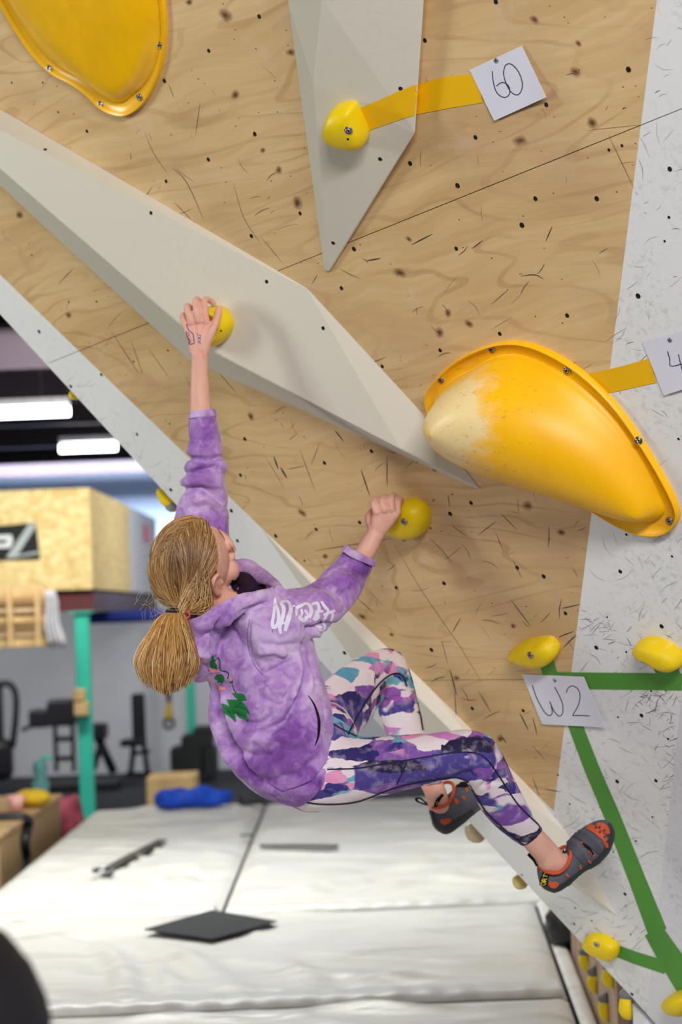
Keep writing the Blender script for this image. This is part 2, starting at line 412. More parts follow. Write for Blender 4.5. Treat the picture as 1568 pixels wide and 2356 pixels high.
# ------------------------------------------------------------------ bolt holes
def disc_mesh(name, m, r, ring=.0, seg=12):
    bm = bmesh.new(); 
    a = [bm.verts.new((r*math.cos(t), r*math.sin(t), .0)) for t in np.linspace(0, 2*math.pi, seg, endpoint=False)]
    b = [bm.verts.new((r*.86*math.cos(t), r*.86*math.sin(t), .0008)) for t in np.linspace(0, 2*math.pi, seg, endpoint=False)]
    c = [bm.verts.new((r*.6*math.cos(t), r*.6*math.sin(t), .0003)) for t in np.linspace(0, 2*math.pi, seg, endpoint=False)]
    for i in range(seg):
        j = (i+1) % seg; bm.faces.new((a[i], a[j], b[j], b[i])); bm.faces.new((b[i], b[j], c[j], c[i]))
    bm.faces.new(c); me = bpy.data.meshes.new(name); bm.to_mesh(me); bm.free(); me.materials.append(m); return me
HM = disc_mesh('bolt_hole', HOLE, .0052); HMS = disc_mesh('screw_hole', HOLE, .0022, seg=8)
def frame_mat(p, n, s=1.0, up=None):
    z = Vector(n).normalized(); x = Vector(up if up is not None else WV); x = (x-z*x.dot(z)).normalized(); y = z.cross(x)
    return Matrix(((x.x*s, y.x*s, z.x*s, p[0]), (x.y*s, y.y*s, z.y*s, p[1]), (x.z*s, y.z*s, z.z*s, p[2]), (0, 0, 0, 1)))
def place(me, name, p, n, parent, s=1.0):
    o = bpy.data.objects.new(name, me); COL.objects.link(o); o.matrix_basis = frame_mat(p, n, s)
    if parent is not None: o.parent = parent; o.matrix_parent_inverse = parent.matrix_basis.inverted()
    return o
wholes = [(596,38),(480,117),(378,186),(200,302),(586,308),(479,367),(382,417),(578,543),(690,491),(785,663),(879,843),(977,93),(1140,4),(1445,160),(1256,241),(1093,316),(943,376),(1052,427),
 (1372,457),(1231,457),(1200,518),(1049,572),(814,573),(1304,726),(1149,768),(1012,806),(1540,389),(1467,681),(1426,1315),(1521,1441),(1371,1490),(1475,1646),(1419,1798),(1508,1796),(1437,2057),(1453,2287),
 (563,1010),(553,1093),(854,1038),(746,1065),(827,1202),(727,1218),(634,1233),(1021,1342),(911,1352),(1189,1306),(1083,1157),(1035,1182),(1250,1326),(1300,1411),(992,1495),(1203,1635),(1086,1630),
 (90,763),(233,862),(163,889),(315,999),(393,1127),(532,1175),(546,1244),(792,1502),(28,384),(27,190),(98,190),(134,258),(73,587),(222,694),(158,695),(386,806),(307,832),(390,975),(962,1000),(1240,1128),(1400,345),(1430,335),
 (1283,1783),(1323,1560),(1560,1010),(1396,1420),(1440,1500),(1421,1650),(1352,1958),(1322,2089),(1462,1935),(1380,1858),(1500,1880),(1200,2013),(1320,2126),(1360,2118),(1391,2230),(1310,1850),(990,1215),(700,1290),(873,860),
 (1538,500),(1528,555),(1545,1280),(1420,1120),(1440,1230),(1536,1700),(1497,1590),(1410,1960),(1486,2040),(1450,2150),(1417,2270)]
for i, (x, y) in enumerate(wholes):
    h = surf(x, y, ['wall', 'facet']); s = 1.0 if i < 62 else .55
    if h is None: continue
    place(HM, 'bolt_hole', h[0]+h[1]*.0001, h[1], wall, s*random.uniform(.85, 1.1))
for vo, k, ps in ((v1, 'v1', [(104, 344), (347, 490), (613, 648), (743, 755), (300, 900)]), (v2, 'v2', [(921, 204), (874, 366), (766, 559)]), (v3, 'v3', [(1180, 1800)])):
    for x, y in ps:
        h = surf(x, y, [k])
        if h: place(HM, 'bolt_hole', h[0]+h[1]*.0002, h[1], vo, .85)
# knots, grain swirls and rubber marks: wear of the boards
def m_knot():
    t = NT('knot'); co = t.coord('UV'); ln = t.n('VectorMath', operation='LENGTH')
    ob = t.coord('Object'); nz = t.noise(ob, 90, 3); ad = t.n('Math', operation='MULTIPLY_ADD'); t.l(nz.outputs[0], ad.inputs[0]); ad.inputs[1].default_value = .5
    t.l(co, ln.inputs[0]); t.l(ln.outputs['Value'], ad.inputs[2])
    col = t.ramp(ad.outputs[0], [(.3, lin((92, 62, 44))), (.55, lin((142, 104, 74))), (.9, lin((178, 138, 100)))])
    al = t.ramp(ad.outputs[0], [(.35, (.95, .95, .95, 1)), (.6, (.5, .5, .5, 1)), (1.15, (0, 0, 0, 1))])
    t.out(col, .7, .2); t.l(al, t.b.inputs['Alpha']); return t.m
KN = m_knot()
knots = [(519,35,20),(541,218,14),(641,392,12),(604,346,9),(684,467,18),(1229,45,11),(1323,166,13),(1362,283,14),(1195,324,17),(920,628,17),(1030,720,11),(1011,765,15),(1078,745,12),(45,495,16),(158,725,13),(698,891,11),(577,958,14),
 (695,1180,15),(833,1418,13),(1213,1163,16),(900,1460,9),(748,1280,11),(860,1222,12),(1290,1225,12),(1050,1560,11),(1150,1700,12),(435,5,12),(668,120,12),(940,550,9),(585,310,7),(1330,100,8),(1180,1440,10),(930,1240,10),(1000,1080,9),(1120,980,10)]
KV = []; KF = []; KU = []
for (x, y, r) in knots:
    c = wl(x, y); s = r*1.7/FPX*4.2; k = len(KV)
    for t in np.linspace(0, 2*math.pi, 14, endpoint=False):
        e = 1+.15*math.sin(2*t+x); KV.append(wpt(c[0]+s*1.25*e*math.cos(t), c[1]+s*.95*e*math.sin(t), .0003)); KU.append((1.3*math.cos(t), 1.3*math.sin(t)))
    KV.append(wpt(c[0], c[1], .0003)); KU.append((0, 0)); KF += [(k+i, k+(i+1) % 14, k+14) for i in range(14)]
tag(mesh('wood_knots', KV, KF, KN, wall, uv=KU), kind='stuff')
def inpoly(p, poly):
    return all((poly[(i+1) % len(poly)][0]-poly[i][0])*(p[1]-poly[i][1])-(poly[(i+1) % len(poly)][1]-poly[i][1])*(p[0]-poly[i][0]) > 0 for i in range(len(poly)))
def strips(lst, h=.0005):
    V = []; F = []
    for pts, w in lst:
        pts = np.asarray(pts); m = len(pts); k = len(V)
        for i in range(m):
            t = pts[min(i+1, m-1)]-pts[max(i-1, 0)]; t = t/(np.linalg.norm(t)+1e-9); n = np.array([-t[1], t[0]])
            ww = w*(.15+math.sin(math.pi*min(max(i/(m-1), .03), .97)))*.9
            for s in (-1, 1): V.append(wpt(*(pts[i]+n*ww*s), h))
        F += [(k+2*i, k+2*i+1, k+2*i+3, k+2*i+2) for i in range(m-1)]
    return V, F
PXM = 4.4/FPX
def scr(px, w, m=7):
    q = cr(np.array([wl(*p) for p in px]), m); return (q, w*PXM*.68)
plyC = cw_(ply); rightC = cw_(right); leftC = cw_(left)
dark = []; brown = []; grey = []
key = [([(315,480),(350,430)],1.2),([(332,300),(352,350),(386,400)],.9),([(398,388),(430,420),(468,505)],1.5),([(400,465),(440,505)],1.2),([(537,420),(560,500),(600,560)],.9),([(600,545),(650,605)],1.),([(460,235),(450,310)],1.),
 ([(946,563),(995,538)],1.8),([(842,600),(876,594)],2.2),([(1197,635),(1230,632),(1250,642)],1.5),([(1085,572),(1110,553)],1.4),([(1255,555),(1270,520)],1.6),([(1130,700),(1170,665)],.8),
 ([(255,760),(300,830),(320,860)],1.6),([(300,780),(330,865)],1.2),([(340,800),(390,870)],1.),([(425,860),(470,960)],1.),([(505,860),(545,905)],1.2),
 ([(630,1050),(640,1080)],4),([(645,1075),(660,1100)],5),([(690,1035),(725,1130)],1.2),([(735,1020),(715,1070)],.9),([(660,1080),(700,1072)],1.),([(770,990),(790,1015)],3),([(610,1050),(655,1125)],.8),
 ([(830,1080),(850,1140)],3),([(890,1050),(890,1120)],2),([(950,960),(990,1010)],1.),([(1000,880),(1040,905)],1.5),([(1100,870),(1180,850)],1.5),
 ([(985,1235),(1020,1270),(1040,1300)],1.),([(820,1375),(860,1410)],1.6),([(1180,1290),(1200,1330)],1.2),([(1040,1210),(1075,1235)],1.2),([(1150,1180),(1190,1220)],1.2),([(1100,1230),(1140,1200)],1.),
 ([(1040,1455),(1060,1420)],1.4),([(1290,1400),(1335,1390)],1.6),([(1175,1380),(1220,1440)],2),([(1295,1490),(1325,1460)],2),([(1285,1465),(1320,1452)],1.8),([(1035,1540),(1050,1600)],3),([(1045,1590),(1050,1660)],1.6),([(1100,1590),(1130,1640)],1.8),
 ([(1195,1640),(1215,1680)],3),([(1225,1650),(1235,1690)],2.),([(1150,1690),(1165,1710)],3),([(1225,1790),(1240,1830)],1.6),([(1255,1815),(1290,1822)],1.5),([(1015,1470),(1030,1530)],1.)]
for p, w in key: dark.append(scr(p, w))
seam = [scr([(723,1267),(806,1254),(900,1239)],1.3), scr([(900,1239),(970,1360),(1060,1490),(1110,1575)],.9), scr([(723,1267),(760,1340),(800,1420)],.6), scr([(1399,310),(1458,433)],.9), scr([(1345,300),(1475,287)],.5)]
for k in range(260):
    x = random.uniform(560, 1350); y = random.uniform(780, 1800) if k > 90 else random.uniform(150, 800); x = x if k > 90 else random.uniform(100, 1480)
    if not inpoly(wl(x, y), plyC): continue
    a = random.choice([math.radians(random.gauss(62, 14)), math.radians(random.gauss(-35, 15)), random.uniform(0, 3.1)]); L = random.uniform(8, 55); b = random.uniform(-.12, .12)
    p = [(x, y), (x+L*math.cos(a)*.5-b*L*math.sin(a), y+L*math.sin(a)*.5+b*L*math.cos(a)), (x+L*math.cos(a), y+L*math.sin(a))]
    (dark if random.random() < .3 else brown).append(scr(p, random.choice([.4, .5, .7, 1.0, 1.5]), 5))
for k in range(300):
    x = random.uniform(1270, 1566); y = random.uniform(700, 2300) if k > 60 else random.uniform(0, 700)
    if not inpoly(wl(x, y), rightC): continue
    a = random.choice([math.radians(random.gauss(35, 14)), math.radians(random.gauss(-40, 16)), random.uniform(0, 3.1)]); L = random.uniform(6, 60)
    b = random.uniform(-.15, .15)
    p = [(x, y), (x+L*math.cos(a)*.5-b*L*math.sin(a), y+L*math.sin(a)*.5+b*L*math.cos(a)), (x+L*math.cos(a), y+L*math.sin(a))]
    (grey if random.random() < .7 else dark).append(scr(p, random.choice([.35, .4, .5, .6, .9]), 5))
for k in range(70):
    x = random.uniform(100, 900); y = 725+x/.912-random.uniform(10, 90)
    if not inpoly(wl(x, y), leftC): continue
    a = random.uniform(0, 3.1); L = random.uniform(5, 35); grey.append(scr([(x, y), (x+L*math.cos(a), y+L*math.sin(a))], .5, 3))
for cx, cy, sx, sy, n_ in ((1360, 1440, 30, 25, 40), (1500, 1620, 40, 30, 70), (1535, 1740, 16, 70, 50), (1400, 2130, 50, 30, 40), (1460, 1560, 60, 60, 40), (1440, 1900, 60, 120, 40)):
    for k in range(n_):
        x, y = random.gauss(cx, sx), random.gauss(cy, sy)
        if not inpoly(wl(x, y), rightC): continue
        a = random.gauss(math.radians(-35), .5) if random.random() < .6 else random.gauss(math.radians(30), .3); L = random.uniform(5, 34)
        (grey if random.random() < .65 else dark).append(scr([(x, y), (x+L*.5*math.cos(a)+1, y+L*.5*math.sin(a)), (x+L*math.cos(a), y+L*math.sin(a))], random.choice([.4, .5, .7, 1.1]), 4))
# small screw holes
for k in range(330):
    x = random.uniform(10, 1560); y = random.uniform(5, 1860)
    if inpoly(wl(x, y), plyC): dark.append(scr([(x-1.6, y-.6), (x+1.6, y+.6)], random.choice([1.2, 1.6, 2.2]), 3))
dots = [(1232,355)]
V, F = strips(dark); tag(mesh('scuff_marks', V, F, SCUFF, wall), kind='stuff')
V, F = strips(grey); tag(mesh('rubber_streaks', V, F, plain('rubber_grey', (140, 138, 138), .8, .1, 0, .3, 60), wall), kind='stuff')
V, F = strips(brown); tag(mesh('scratch_marks', V, F, SCUFFB, wall), kind='stuff')
V, F = strips(seam, .0006); tag(mesh('patch_joint', V, F, plain('joint_dark', (92, 70, 48), .8), wall), kind='stuff')
# ------------------------------------------------------------------ holds
def bolt(parent, p, n, s=1.0):
    """socket-head bolt sunk in a steel washer"""
    global BOLT
    if 'BOLT' not in globals():
        prof = [(.0085, 0), (.0085, .0012), (.0062, .0016), (.0056, .0004), (.0048, .0004), (.0046, .0022), (.0026, .0022), (.0024, -.0004)]
        R = [[(r*math.cos(t), r*math.sin(t), z) for t in np.linspace(0, 2*math.pi, 14, endpoint=False)] for r, z in prof]
        V, F = loft(R, True); BOLT = bpy.data.meshes.new('bolt'); BOLT.from_pydata(V.tolist(), [], F)
        BOLT.materials.append(STEEL); BOLT.materials.append(HOLE)
        for i, q in enumerate(BOLT.polygons): q.use_smooth = True; q.material_index = 1 if (14*2 <= i < 14*4 or i >= 14*6) else 0
    return place(BOLT, 'bolt', p, n, parent, s)
def hold(name, outline, H, label, m=YEL, cat='climbing hold', keys=WALLK, prof=None, lift=.3, shift=(0, 0), bolts=(), group='yellow holds', lump=.06, base_n=None, center=None, n_out=40):
    """rounded lump on the surface under it; outline is its seen outline in the photograph"""
    ol = np.asarray(outline, float); cc = ol.mean(0) if center is None else np.asarray(center, float)
    s = surf(cc[0], cc[1], keys); p0, n = s[0], s[1]
    # refine: foot point so that the lump's middle height lies under the outline
    v = -ray(*cc); 
    def onplane(px, py, h):
        r = ray(px, py); t = ((p0+n*h-C0)@n)/(r@n); return C0+r*t
    ring = cr(np.array([onplane(x, y, H*lift) for x, y in ol]), n_out, True)
    ring = ring-n[None]*((ring-p0)@n)[:, None]            # drop onto the base plane
    c = ring.mean(0); ex = RT-n*(RT@n); ex /= np.linalg.norm(ex); ey = np.cross(n, ex)
    sh = ex*shift[0]+ey*shift[1]
    prof = prof or [(.93, -.05), (.98, .1), (1.0, .3), (.97, .55), (.86, .8), (.62, .96), (.3, 1.02), (.08, 1.03)]
    R = []; rnd = random.uniform(0, 9)
    for sc, h in prof:
        rg = []
        for q in ring:
            pt = c+(q-c)*sc+sh*h+n*(H*h)
            d = (noise.noise(Vector(pt*22)+Vector((rnd, 0, 0))))*lump*H
            rg.append(pt+n*d*min(1, max(h, 0)*1.5)+(q-c)*d*3*(.4 if h > .1 else 0))
        R.append(rg)
    R = cr(np.array(R).reshape(len(R), -1), len(R)*3).reshape(-1, n_out, 3)
    V, F = loft(R, True); o = mesh(name, V, F, m, smooth=True, origin=c); tag(o, label, cat, group)
    regVF('tmp', V, F)
    for b in bolts:
        h = surf(b[0], b[1], ['tmp'])
        if h: 
            if len(b) > 2 and b[2] < .6: place(HM, 'screw_hole', h[0]+h[1]*.0004, h[1], o, b[2])
            else: bolt(o, h[0]+n*.0004, n*.6+h[1]*.4, b[2] if len(b) > 2 else 1.)
    del BVH['tmp']; return o
hold('climbing_hold', [(751,292),(755,268),(768,248),(790,240),(812,241),(821,256),(834,283),(844,308),(843,326),(832,334),(806,334),(780,326),(758,310)], .05, 'yellow hold bolted to the tall white volume at the top', bolts=[(801,300,1.05),(800,320,.5)], shift=(-.004, -.004))
hold('climbing_hold', [(472,712),(490,703),(512,712),(526,732),(530,752),(522,774),(506,790),(488,797),(470,792),(458,770),(456,740)], .05, 'yellow hold gripped by the upper hand', bolts=[(508,761,.5)], center=(500, 752),
     prof=[(.95, -.05), (1.0, .15), (.99, .5), (.93, .8), (.86, .97), (.76, .97), (.66, .75), (.5, .5), (.25, .42), (.05, .4)])
hold('climbing_hold', [(905,1160),(925,1152),(950,1152),(972,1166),(983,1190),(980,1216),(968,1232),(945,1235),(918,1226),(900,1216),(890,1200),(892,1180)], .055, 'yellow hold gripped by the lower hand', bolts=[(930,1200,1.)], shift=(-.006, 0))
hold('climbing_hold', [(1176,1494),(1190,1482),(1212,1474),(1240,1470),(1262,1470),(1276,1482),(1283,1498),(1276,1514),(1262,1522),(1245,1524),(1215,1517),(1194,1510),(1180,1502)], .05, 'yellow chalked hold above the W2 sheet', YELC, bolts=[(1220,1507,1.)], shift=(0, -.008))
hold('climbing_hold', [(1462,1488),(1468,1476),(1484,1470),(1510,1474),(1540,1488),(1562,1508),(1570,1526),(1560,1537),(1542,1536),(1515,1522),(1490,1508),(1470,1500)], .05, 'yellow chalk-dusted hold at the right edge above the green tape', YELC)
hold('climbing_hold', [(1342,2166),(1352,2152),(1372,2150),(1398,2160),(1418,2176),(1422,2194),(1412,2207),(1396,2202),(1370,2192),(1350,2180)], .034, 'yellow oval hold at the end of the lower green tape', bolts=[(1372,2173,.9)], keys=['wall'])
hold('climbing_hold', [(1533,2302),(1542,2288),(1562,2282),(1590,2285),(1600,2310),(1590,2330),(1565,2328),(1545,2320)], .05, 'yellow hold in the bottom right corner under the green tape', keys=['wall', 'facet'])
BEIGE = m_yellow('beige_resin', (206, 186, 150), 30); SAND = m_yellow('sand_resin', (214, 192, 110), 30)
# holds screwed to the thin rim of the wall, seen from behind the edge
eD = wallpt(400, 1158)-wallpt(100, 832); eD /= np.linalg.norm(eD); eN = np.cross(eD, NO); eN = eN if eN@RT < 0 else -eN
def rimhold(px, py, la, lb, lc, m, label, cap=None):
    c = wallpt(px, py, -.03)+eN*lb*.35
    V, F = ellipsoid(c, [eD*la, eN*lb, NO*lc], 20, 12); V = V.copy()
    for i in range(len(V)): V[i] += (V[i]-c)*.25*noise.noise(Vector(V[i]*30))
    o = mesh('climbing_hold', V, F, m, smooth=True); tag(o, label, 'climbing hold', 'holds on the wall rim')
    if cap is not None:
        V, F = ellipsoid(c+eD*la*.55, [eD*la*.55, eN*lb*.95, NO*lc*1.02], 16, 10); mesh('grey_end', V, F, cap, o, smooth=True)
rimhold(388, 1146, .034, .017, .022, YELC, 'yellow and grey hold on the wall rim above the ponytailed head', plain('grey_resin_rim', (140, 136, 124), .6))
rimhold(172, 908, .014, .009, .014, YEL, 'small yellow hold on the wall rim below the ceiling lights')
rimhold(1098, 1914, .028, .022, .024, BEIGE, 'beige hold on the wall rim under the far shoe')
rimhold(1198, 2026, .021, .014, .02, SAND, 'sand coloured hold on the wall rim below the beige one')
# ------------------------------------------------------------------ big fibreglass macros
def macro(name, outline, spine, label, m, screws, flange=.94, lip=.016, ring_n=72, pw=1.0, scuff=None):
    ol = np.array([wl(x, y) for x, y in outline]); ol = cr(ol, ring_n, True)
    sp = [(wl(x, y), h) for x, y, h in spine]
    R = []
    def foot(q):
        a, b = sp[0][0], sp[-1][0]; t = np.clip(((q-a)@(b-a))/((b-a)@(b-a)), 0, 1)
        k = t*(len(sp)-1); i = min(int(k), len(sp)-2); f = k-i
        return sp[i][0]*(1-f)+sp[i+1][0]*f, sp[i][1]*(1-f)+sp[i+1][1]*f
    ft = [foot(q) for q in ol]
    ft2 = np.array([f[0] for f in ft]); hh = np.array([f[1] for f in ft])
    for _ in range(6):
        ft2 = (np.roll(ft2, 1, 0)+ft2*2+np.roll(ft2, -1, 0))/4; hh = (np.roll(hh, 1)+hh*2+np.roll(hh, -1))/4
    def ringat(f, h): return [wpt(*(q+(s-q)*f), h if np.isscalar(h) else h[i]) for i, (q, s) in enumerate(zip(ol, ft2))]
    ctr = np.array([q for q in ol]).mean(0)
    W = .030
    def inset(w): 
        out = []
        for q, s in zip(ol, ft2):
            d = s-q; L = np.linalg.norm(d); out.append(q+d*min(w/L, .9))
        return out
    R.append([wpt(*q, -.001) for q in ol]); R.append([wpt(*q, lip) for q in ol]); R.append([wpt(*q, lip+.001) for q in inset(.003)]); R.append([wpt(*q, lip-.008) for q in inset(.006)]); R.append([wpt(*q, lip-.009) for q in inset(W)])
    base = np.array(inset(W+.002))
    K = 22
    for k in range(K+1):
        th = math.pi/2*k/K; a = (1-math.cos(th)**pw)*.96; b = math.sin(th)**.9
        R.append([wpt(*(q+(s-q)*a), lip-.009+b*h) for q, s, h in zip(base, ft2, hh)])
    R = np.array(R); V, F = loft(R, False); V = V.copy()
    n = ring_n; last = (len(R)-1)*n; sdir = sp[-1][0]-sp[0][0]; j0 = int(np.argmin([q@sdir for q in ol]))
    F += [(last+(j0+j) % n, last+(j0+j+1) % n, last+(j0-j-1) % n, last+(j0-j) % n) for j in range(1, n//2-1)]
    F += [(last+j0, last+(j0+1) % n, last+(j0-1) % n), (last+(j0+n//2) % n, last+(j0+n//2+1) % n, last+(j0+n//2-1) % n)]
    ed = np.array(sorted({tuple(sorted((f[i], f[(i+1) % len(f)]))) for f in F for i in range(len(f))}))
    deg = np.bincount(ed.ravel(), minlength=len(V)).astype(float)[:, None]; fr = (np.arange(len(V))//n >= 7)[:, None]
    for _ in range(60):
        S_ = np.zeros_like(V); np.add.at(S_, ed[:, 0], V[ed[:, 1]]); np.add.at(S_, ed[:, 1], V[ed[:, 0]]); V = np.where(fr, V*.5+.5*S_/deg, V)
    o = mesh(name, V, F, m, smooth=True, origin=wpt(*ctr)); tag(o, label, 'climbing macro', 'yellow fibreglass macros')
    regVF(label, V, F)
    for (x, y) in screws:
        h = surf(x, y, [label])
        if h: bolt(o, h[0]+h[1]*.001, NO*.7+h[1]*.3, 1.0)
    return o
def m_macro(chalk_at):
    """yellow gel coat with one worn chalky patch at a point on the shell"""
    t = NT('yellow_fibreglass_worn'); co = t.coord(); a = t.noise(co, 9, 5, .6)
    col = t.ramp(a.outputs[0], [(.3, lin((246, 180, 2))), (.65, lin((252, 192, 4)))])
    sub = t.n('VectorMath', operation='SUBTRACT'); t.l(co, sub.inputs[0]); sub.inputs[1].default_value = chalk_at
    ln = t.n('VectorMath', operation='LENGTH'); t.l(sub.outputs[0], ln.inputs[0])
    ms = t.n('Mapping'); ms.inputs['Scale'].default_value = (1, 1, 2.0); ms.inputs['Rotation'].default_value = (.3, .5, .2); t.l(co, ms.inputs[0])
    nz = t.noise(ms.outputs[0], 14, 5, .6); md = t.n('Math', operation='MULTIPLY_ADD'); t.l(nz.outputs[0], md.inputs[0]); md.inputs[1].default_value = -.15; t.l(ln.outputs['Value'], md.inputs[2])
    f = t.ramp(md.outputs[0], [(0, (.75, .75, .75, 1)), (.015, (.35, .35, .35, 1)), (.05, (0, 0, 0, 1))])
    c2 = t.mix(f, col, lin((240, 224, 176)))
    nz2 = t.noise(ms.outputs[0], 60, 5, .7); g = t.ramp(nz2.outputs[0], [(.58, (0, 0, 0, 1)), (.72, (.7, .7, .7, 1))])
    md2 = t.n('Math', operation='MULTIPLY_ADD'); t.l(nz.outputs[0], md2.inputs[0]); md2.inputs[1].default_value = -.3; t.l(ln.outputs['Value'], md2.inputs[2])
    g2 = t.mix(1., g, t.ramp(md2.outputs[0], [(.0, (.8, .8, .8, 1)), (.03, (0, 0, 0, 1))]), 'MULTIPLY')
    c3 = t.mix(g2, c2, lin((120, 112, 70)))
    return t.out(c3, .42, .4)
OUT1 = [(986,915),(1000,880),(1040,836),(1090,806),(1145,787),(1200,784),(1262,803),(1340,850),(1415,922),(1475,1004),(1530,1095),(1563,1165),(1560,1200),(1530,1224),(1480,1224),(1420,1200),(1350,1158),(1280,1128),(1200,1104),(1130,1085),(1060,1040),(1005,975)]
SP1 = [(1135, 912, .172), (1265, 962, .165), (1400, 1060, .11), (1490, 1150, .06)]
macC = wpt(*np.array([wl(x, y) for x, y in OUT1]).mean(0))
ch = P(1010, 960, 4.05)
mac1 = macro('climbing_macro', OUT1, SP1, 'big domed yellow fibreglass macro with chalky nose, below the 49 tape', m_macro(tuple(wallpt(1060, 965, .12)-macC)), [(1014,873),(1131,803),(1304,852),(1467,1014),(1540,1198)])
OUT2 = [(-60,-160),(-25,-60),(8,8),(45,72),(85,128),(125,166),(170,190),(205,215),(235,245),(268,261),(300,262),(335,236),(362,190),(378,140),(385,80),(383,20),(372,-60),(340,-150),(260,-220),(120,-240),(0,-220)]
mac2 = macro('climbing_macro', OUT2, [(60, -120, .05), (200, 40, .045), (280, 180, .03)], 'yellow fibreglass macro cut off by the top left corner', MACRO, [(112,159),(230,241),(321,223),(367,104)], lip=.012)
# ------------------------------------------------------------------ tape and paper
def tape(pts, w, m, label, keys, off=.0010, step=5, across=6, group=None):
    V, F = ribbon(pts, w, keys, off, step, across); n = len(V)
    o = mesh('tape_strip', V, F, m); tag(o, label, 'tape', group); 
    s = o.modifiers.new('thickness', 'SOLIDIFY'); s.thickness = .0003; s.offset = 0
    return o
tape([(826,279),(880,258),(925,240),(958,229),(1030,212),(1105,202)], [27,29,32,35,36,34], TAPEY, 'yellow tape running from the top hold over the volume edge to the sheet reading 60', ['v2', 'wall'])
tape([(1362,885),(1430,870),(1502,852)], [26,27,29], TAPEY, 'yellow tape between the domed macro and the sheet reading 49', ['wall'])
tape([(1252,1508),(1266,1553)], [16,17], TAPEG, 'short green tape under the hold above the W2 sheet', ['wall'])
tape([(1262,1565),(1350,1566),(1450,1567),(1568,1569)], 19, TAPEG, 'wide level green tape right of the W2 sheet', ['wall', 'facet'], .0010)
tape([(1512,1505),(1535,1545),(1552,1580)], [22,25,24], TAPEG, 'short green tape under the hold at the right edge', ['wall', 'facet'], .0014)
tape([(1316,1650),(1360,1765),(1409,1880),(1460,2010),(1512,2144)], [16,17,18,19,22], TAPEG, 'long green tape slanting down from the W2 sheet', ['wall', 'facet'])
tape([(1405,2182),(1460,2203),(1532,2226)], [13,14,15], TAPEG, 'green tape branching to the lowest oval hold', ['wall', 'facet'], .0010)
tape([(1502,2140),(1532,2188),(1592,2280)], [22,27,30], TAPEG, 'broad green tape beyond the fold in the bottom right', ['facet', 'wall'], .0014)
def paper(name, corners, strokes, label, ink, tape_keys=['wall'], screw=None, w=.9):
    q = [np.array(c, float) for c in corners]; V = []; N = 6
    for j in range(N+1):
        for i in range(N+1):
            u, v = i/N, j/N; x = (q[0]*(1-u)+q[1]*u)*(1-v)+(q[3]*(1-u)+q[2]*u)*v
            lift = .0022+.005*(u**3)*(v+.3)+.003*v*v
            V.append(wallpt(x[0], x[1], lift))
    F = [(j*(N+1)+i, j*(N+1)+i+1, (j+1)*(N+1)+i+1, (j+1)*(N+1)+i) for j in range(N) for i in range(N)]
    # face the climber
    if np.cross(V[F[0][1]]-V[F[0][0]], V[F[0][3]]-V[F[0][0]])@NO < 0: F = [f[::-1] for f in F]
    o = mesh(name, V, F, PAPER); tag(o, label, 'paper sheet'); s = o.modifiers.new('thickness', 'SOLIDIFY'); s.thickness = .0004; s.offset = -1
    regVF(label, V, F)
    parts = [ribbon(cr(np.array(st, float), max(8, len(st)*5)), w, [label], .0006, 3, 1) for st in strokes]
    V2, F2 = join(parts); mesh('handwriting', V2, F2, ink, o)
    if screw is not None:
        h = surf(screw[0], screw[1], [label]); bolt(o, h[0]+h[1]*.0006, h[1], .55)
    return o
paper('paper_sheet', [(1079,161),(1199,105.4),(1256,223.7),(1136,278)], [[(1132,163),(1134,185),(1140,208),(1150,220),(1162,224),(1171,217),(1172,203),(1164,192),(1152,190),(1142,198)], [(1162,150),(1158,168),(1164,192),(1176,212),(1190,218),(1199,208),(1201,190),(1194,168),(1182,152),(1171,146),(1162,150)]],
      'white sheet with handwritten 60 beside the yellow tape', INK, screw=(1141,139))
paper('paper_sheet', [(1476,787),(1600,752),(1650,870),(1526,910)], [[(1535,808),(1540,826),(1543,842),(1572,836)], [(1560,815),(1566,840),(1574,868)], [(1600,830),(1586,822),(1584,806),(1596,800),(1602,815),(1608,852)]],
      'white sheet with handwritten 49 cut off by the right edge', INK, screw=(1540,782))
paper('paper_sheet', [(1200,1551.4),(1342.3,1557),(1391.4,1673.7),(1246.3,1666.6)], [[(1224,1576),(1234,1605),(1250,1635),(1262,1646),(1270,1640),(1267,1622),(1264,1613),(1272,1632),(1284,1647),(1293,1642),(1294,1622),(1286,1600),(1275,1580)], [(1302,1594),(1307,1582),(1318,1578),(1330,1586),(1334,1602),(1330,1622),(1320,1640),(1317,1646)], [(1317,1646),(1338,1646),(1356,1647)]],
      'white sheet with handwritten W2 over the green tape', INKB, screw=(1276,1565))
# ------------------------------------------------------------------ room: floor, far walls, ceiling
FZ = -.35
def box(name, x0, x1, y0, y1, z0, z1, m, parent=None, b=0.0, smooth=False):
    V, F = bevbox(x0, x1, y0, y1, z0, z1, b) if b else boxv(x0, x1, y0, y1, z0, z1)
    return mesh(name, V, F, m, parent, origin=((x0+x1)/2, (y0+y1)/2, z0))
RUB = plain('rubber_floor', (62, 66, 74), .8, .3, 0, .25, 6, .2, 60)
GREYW = plain('grey_white_wall', (214, 219, 228), .85, .2, 0, .05, 2)
BLUEW = plain('bluish_lit_wall', (196, 214, 244), .8, .2, 0, .04, 1)  # white wall; the bluish light on it is put into the colour
CEILM = plain('dark_ceiling', (34, 29, 34), .9, .1, 0, .2, 2); BEAM = plain('maroon_steel', (40, 29, 37), .6, .3, 0, .15, 4)
OSBT = NT('osb_board'); _c = OSBT.coord('Object', (9, 9, 14)); _v = OSBT.n('TexVoronoi'); _v.inputs['Scale'].default_value = 2.2; OSBT.l(_c, _v.inputs['Vector'])
OSB = OSBT.out(OSBT.ramp(_v.outputs['Color'], [(.1, lin((206, 178, 112))), (.5, lin((228, 204, 140))), (.9, lin((240, 222, 166)))]), .75, .2)
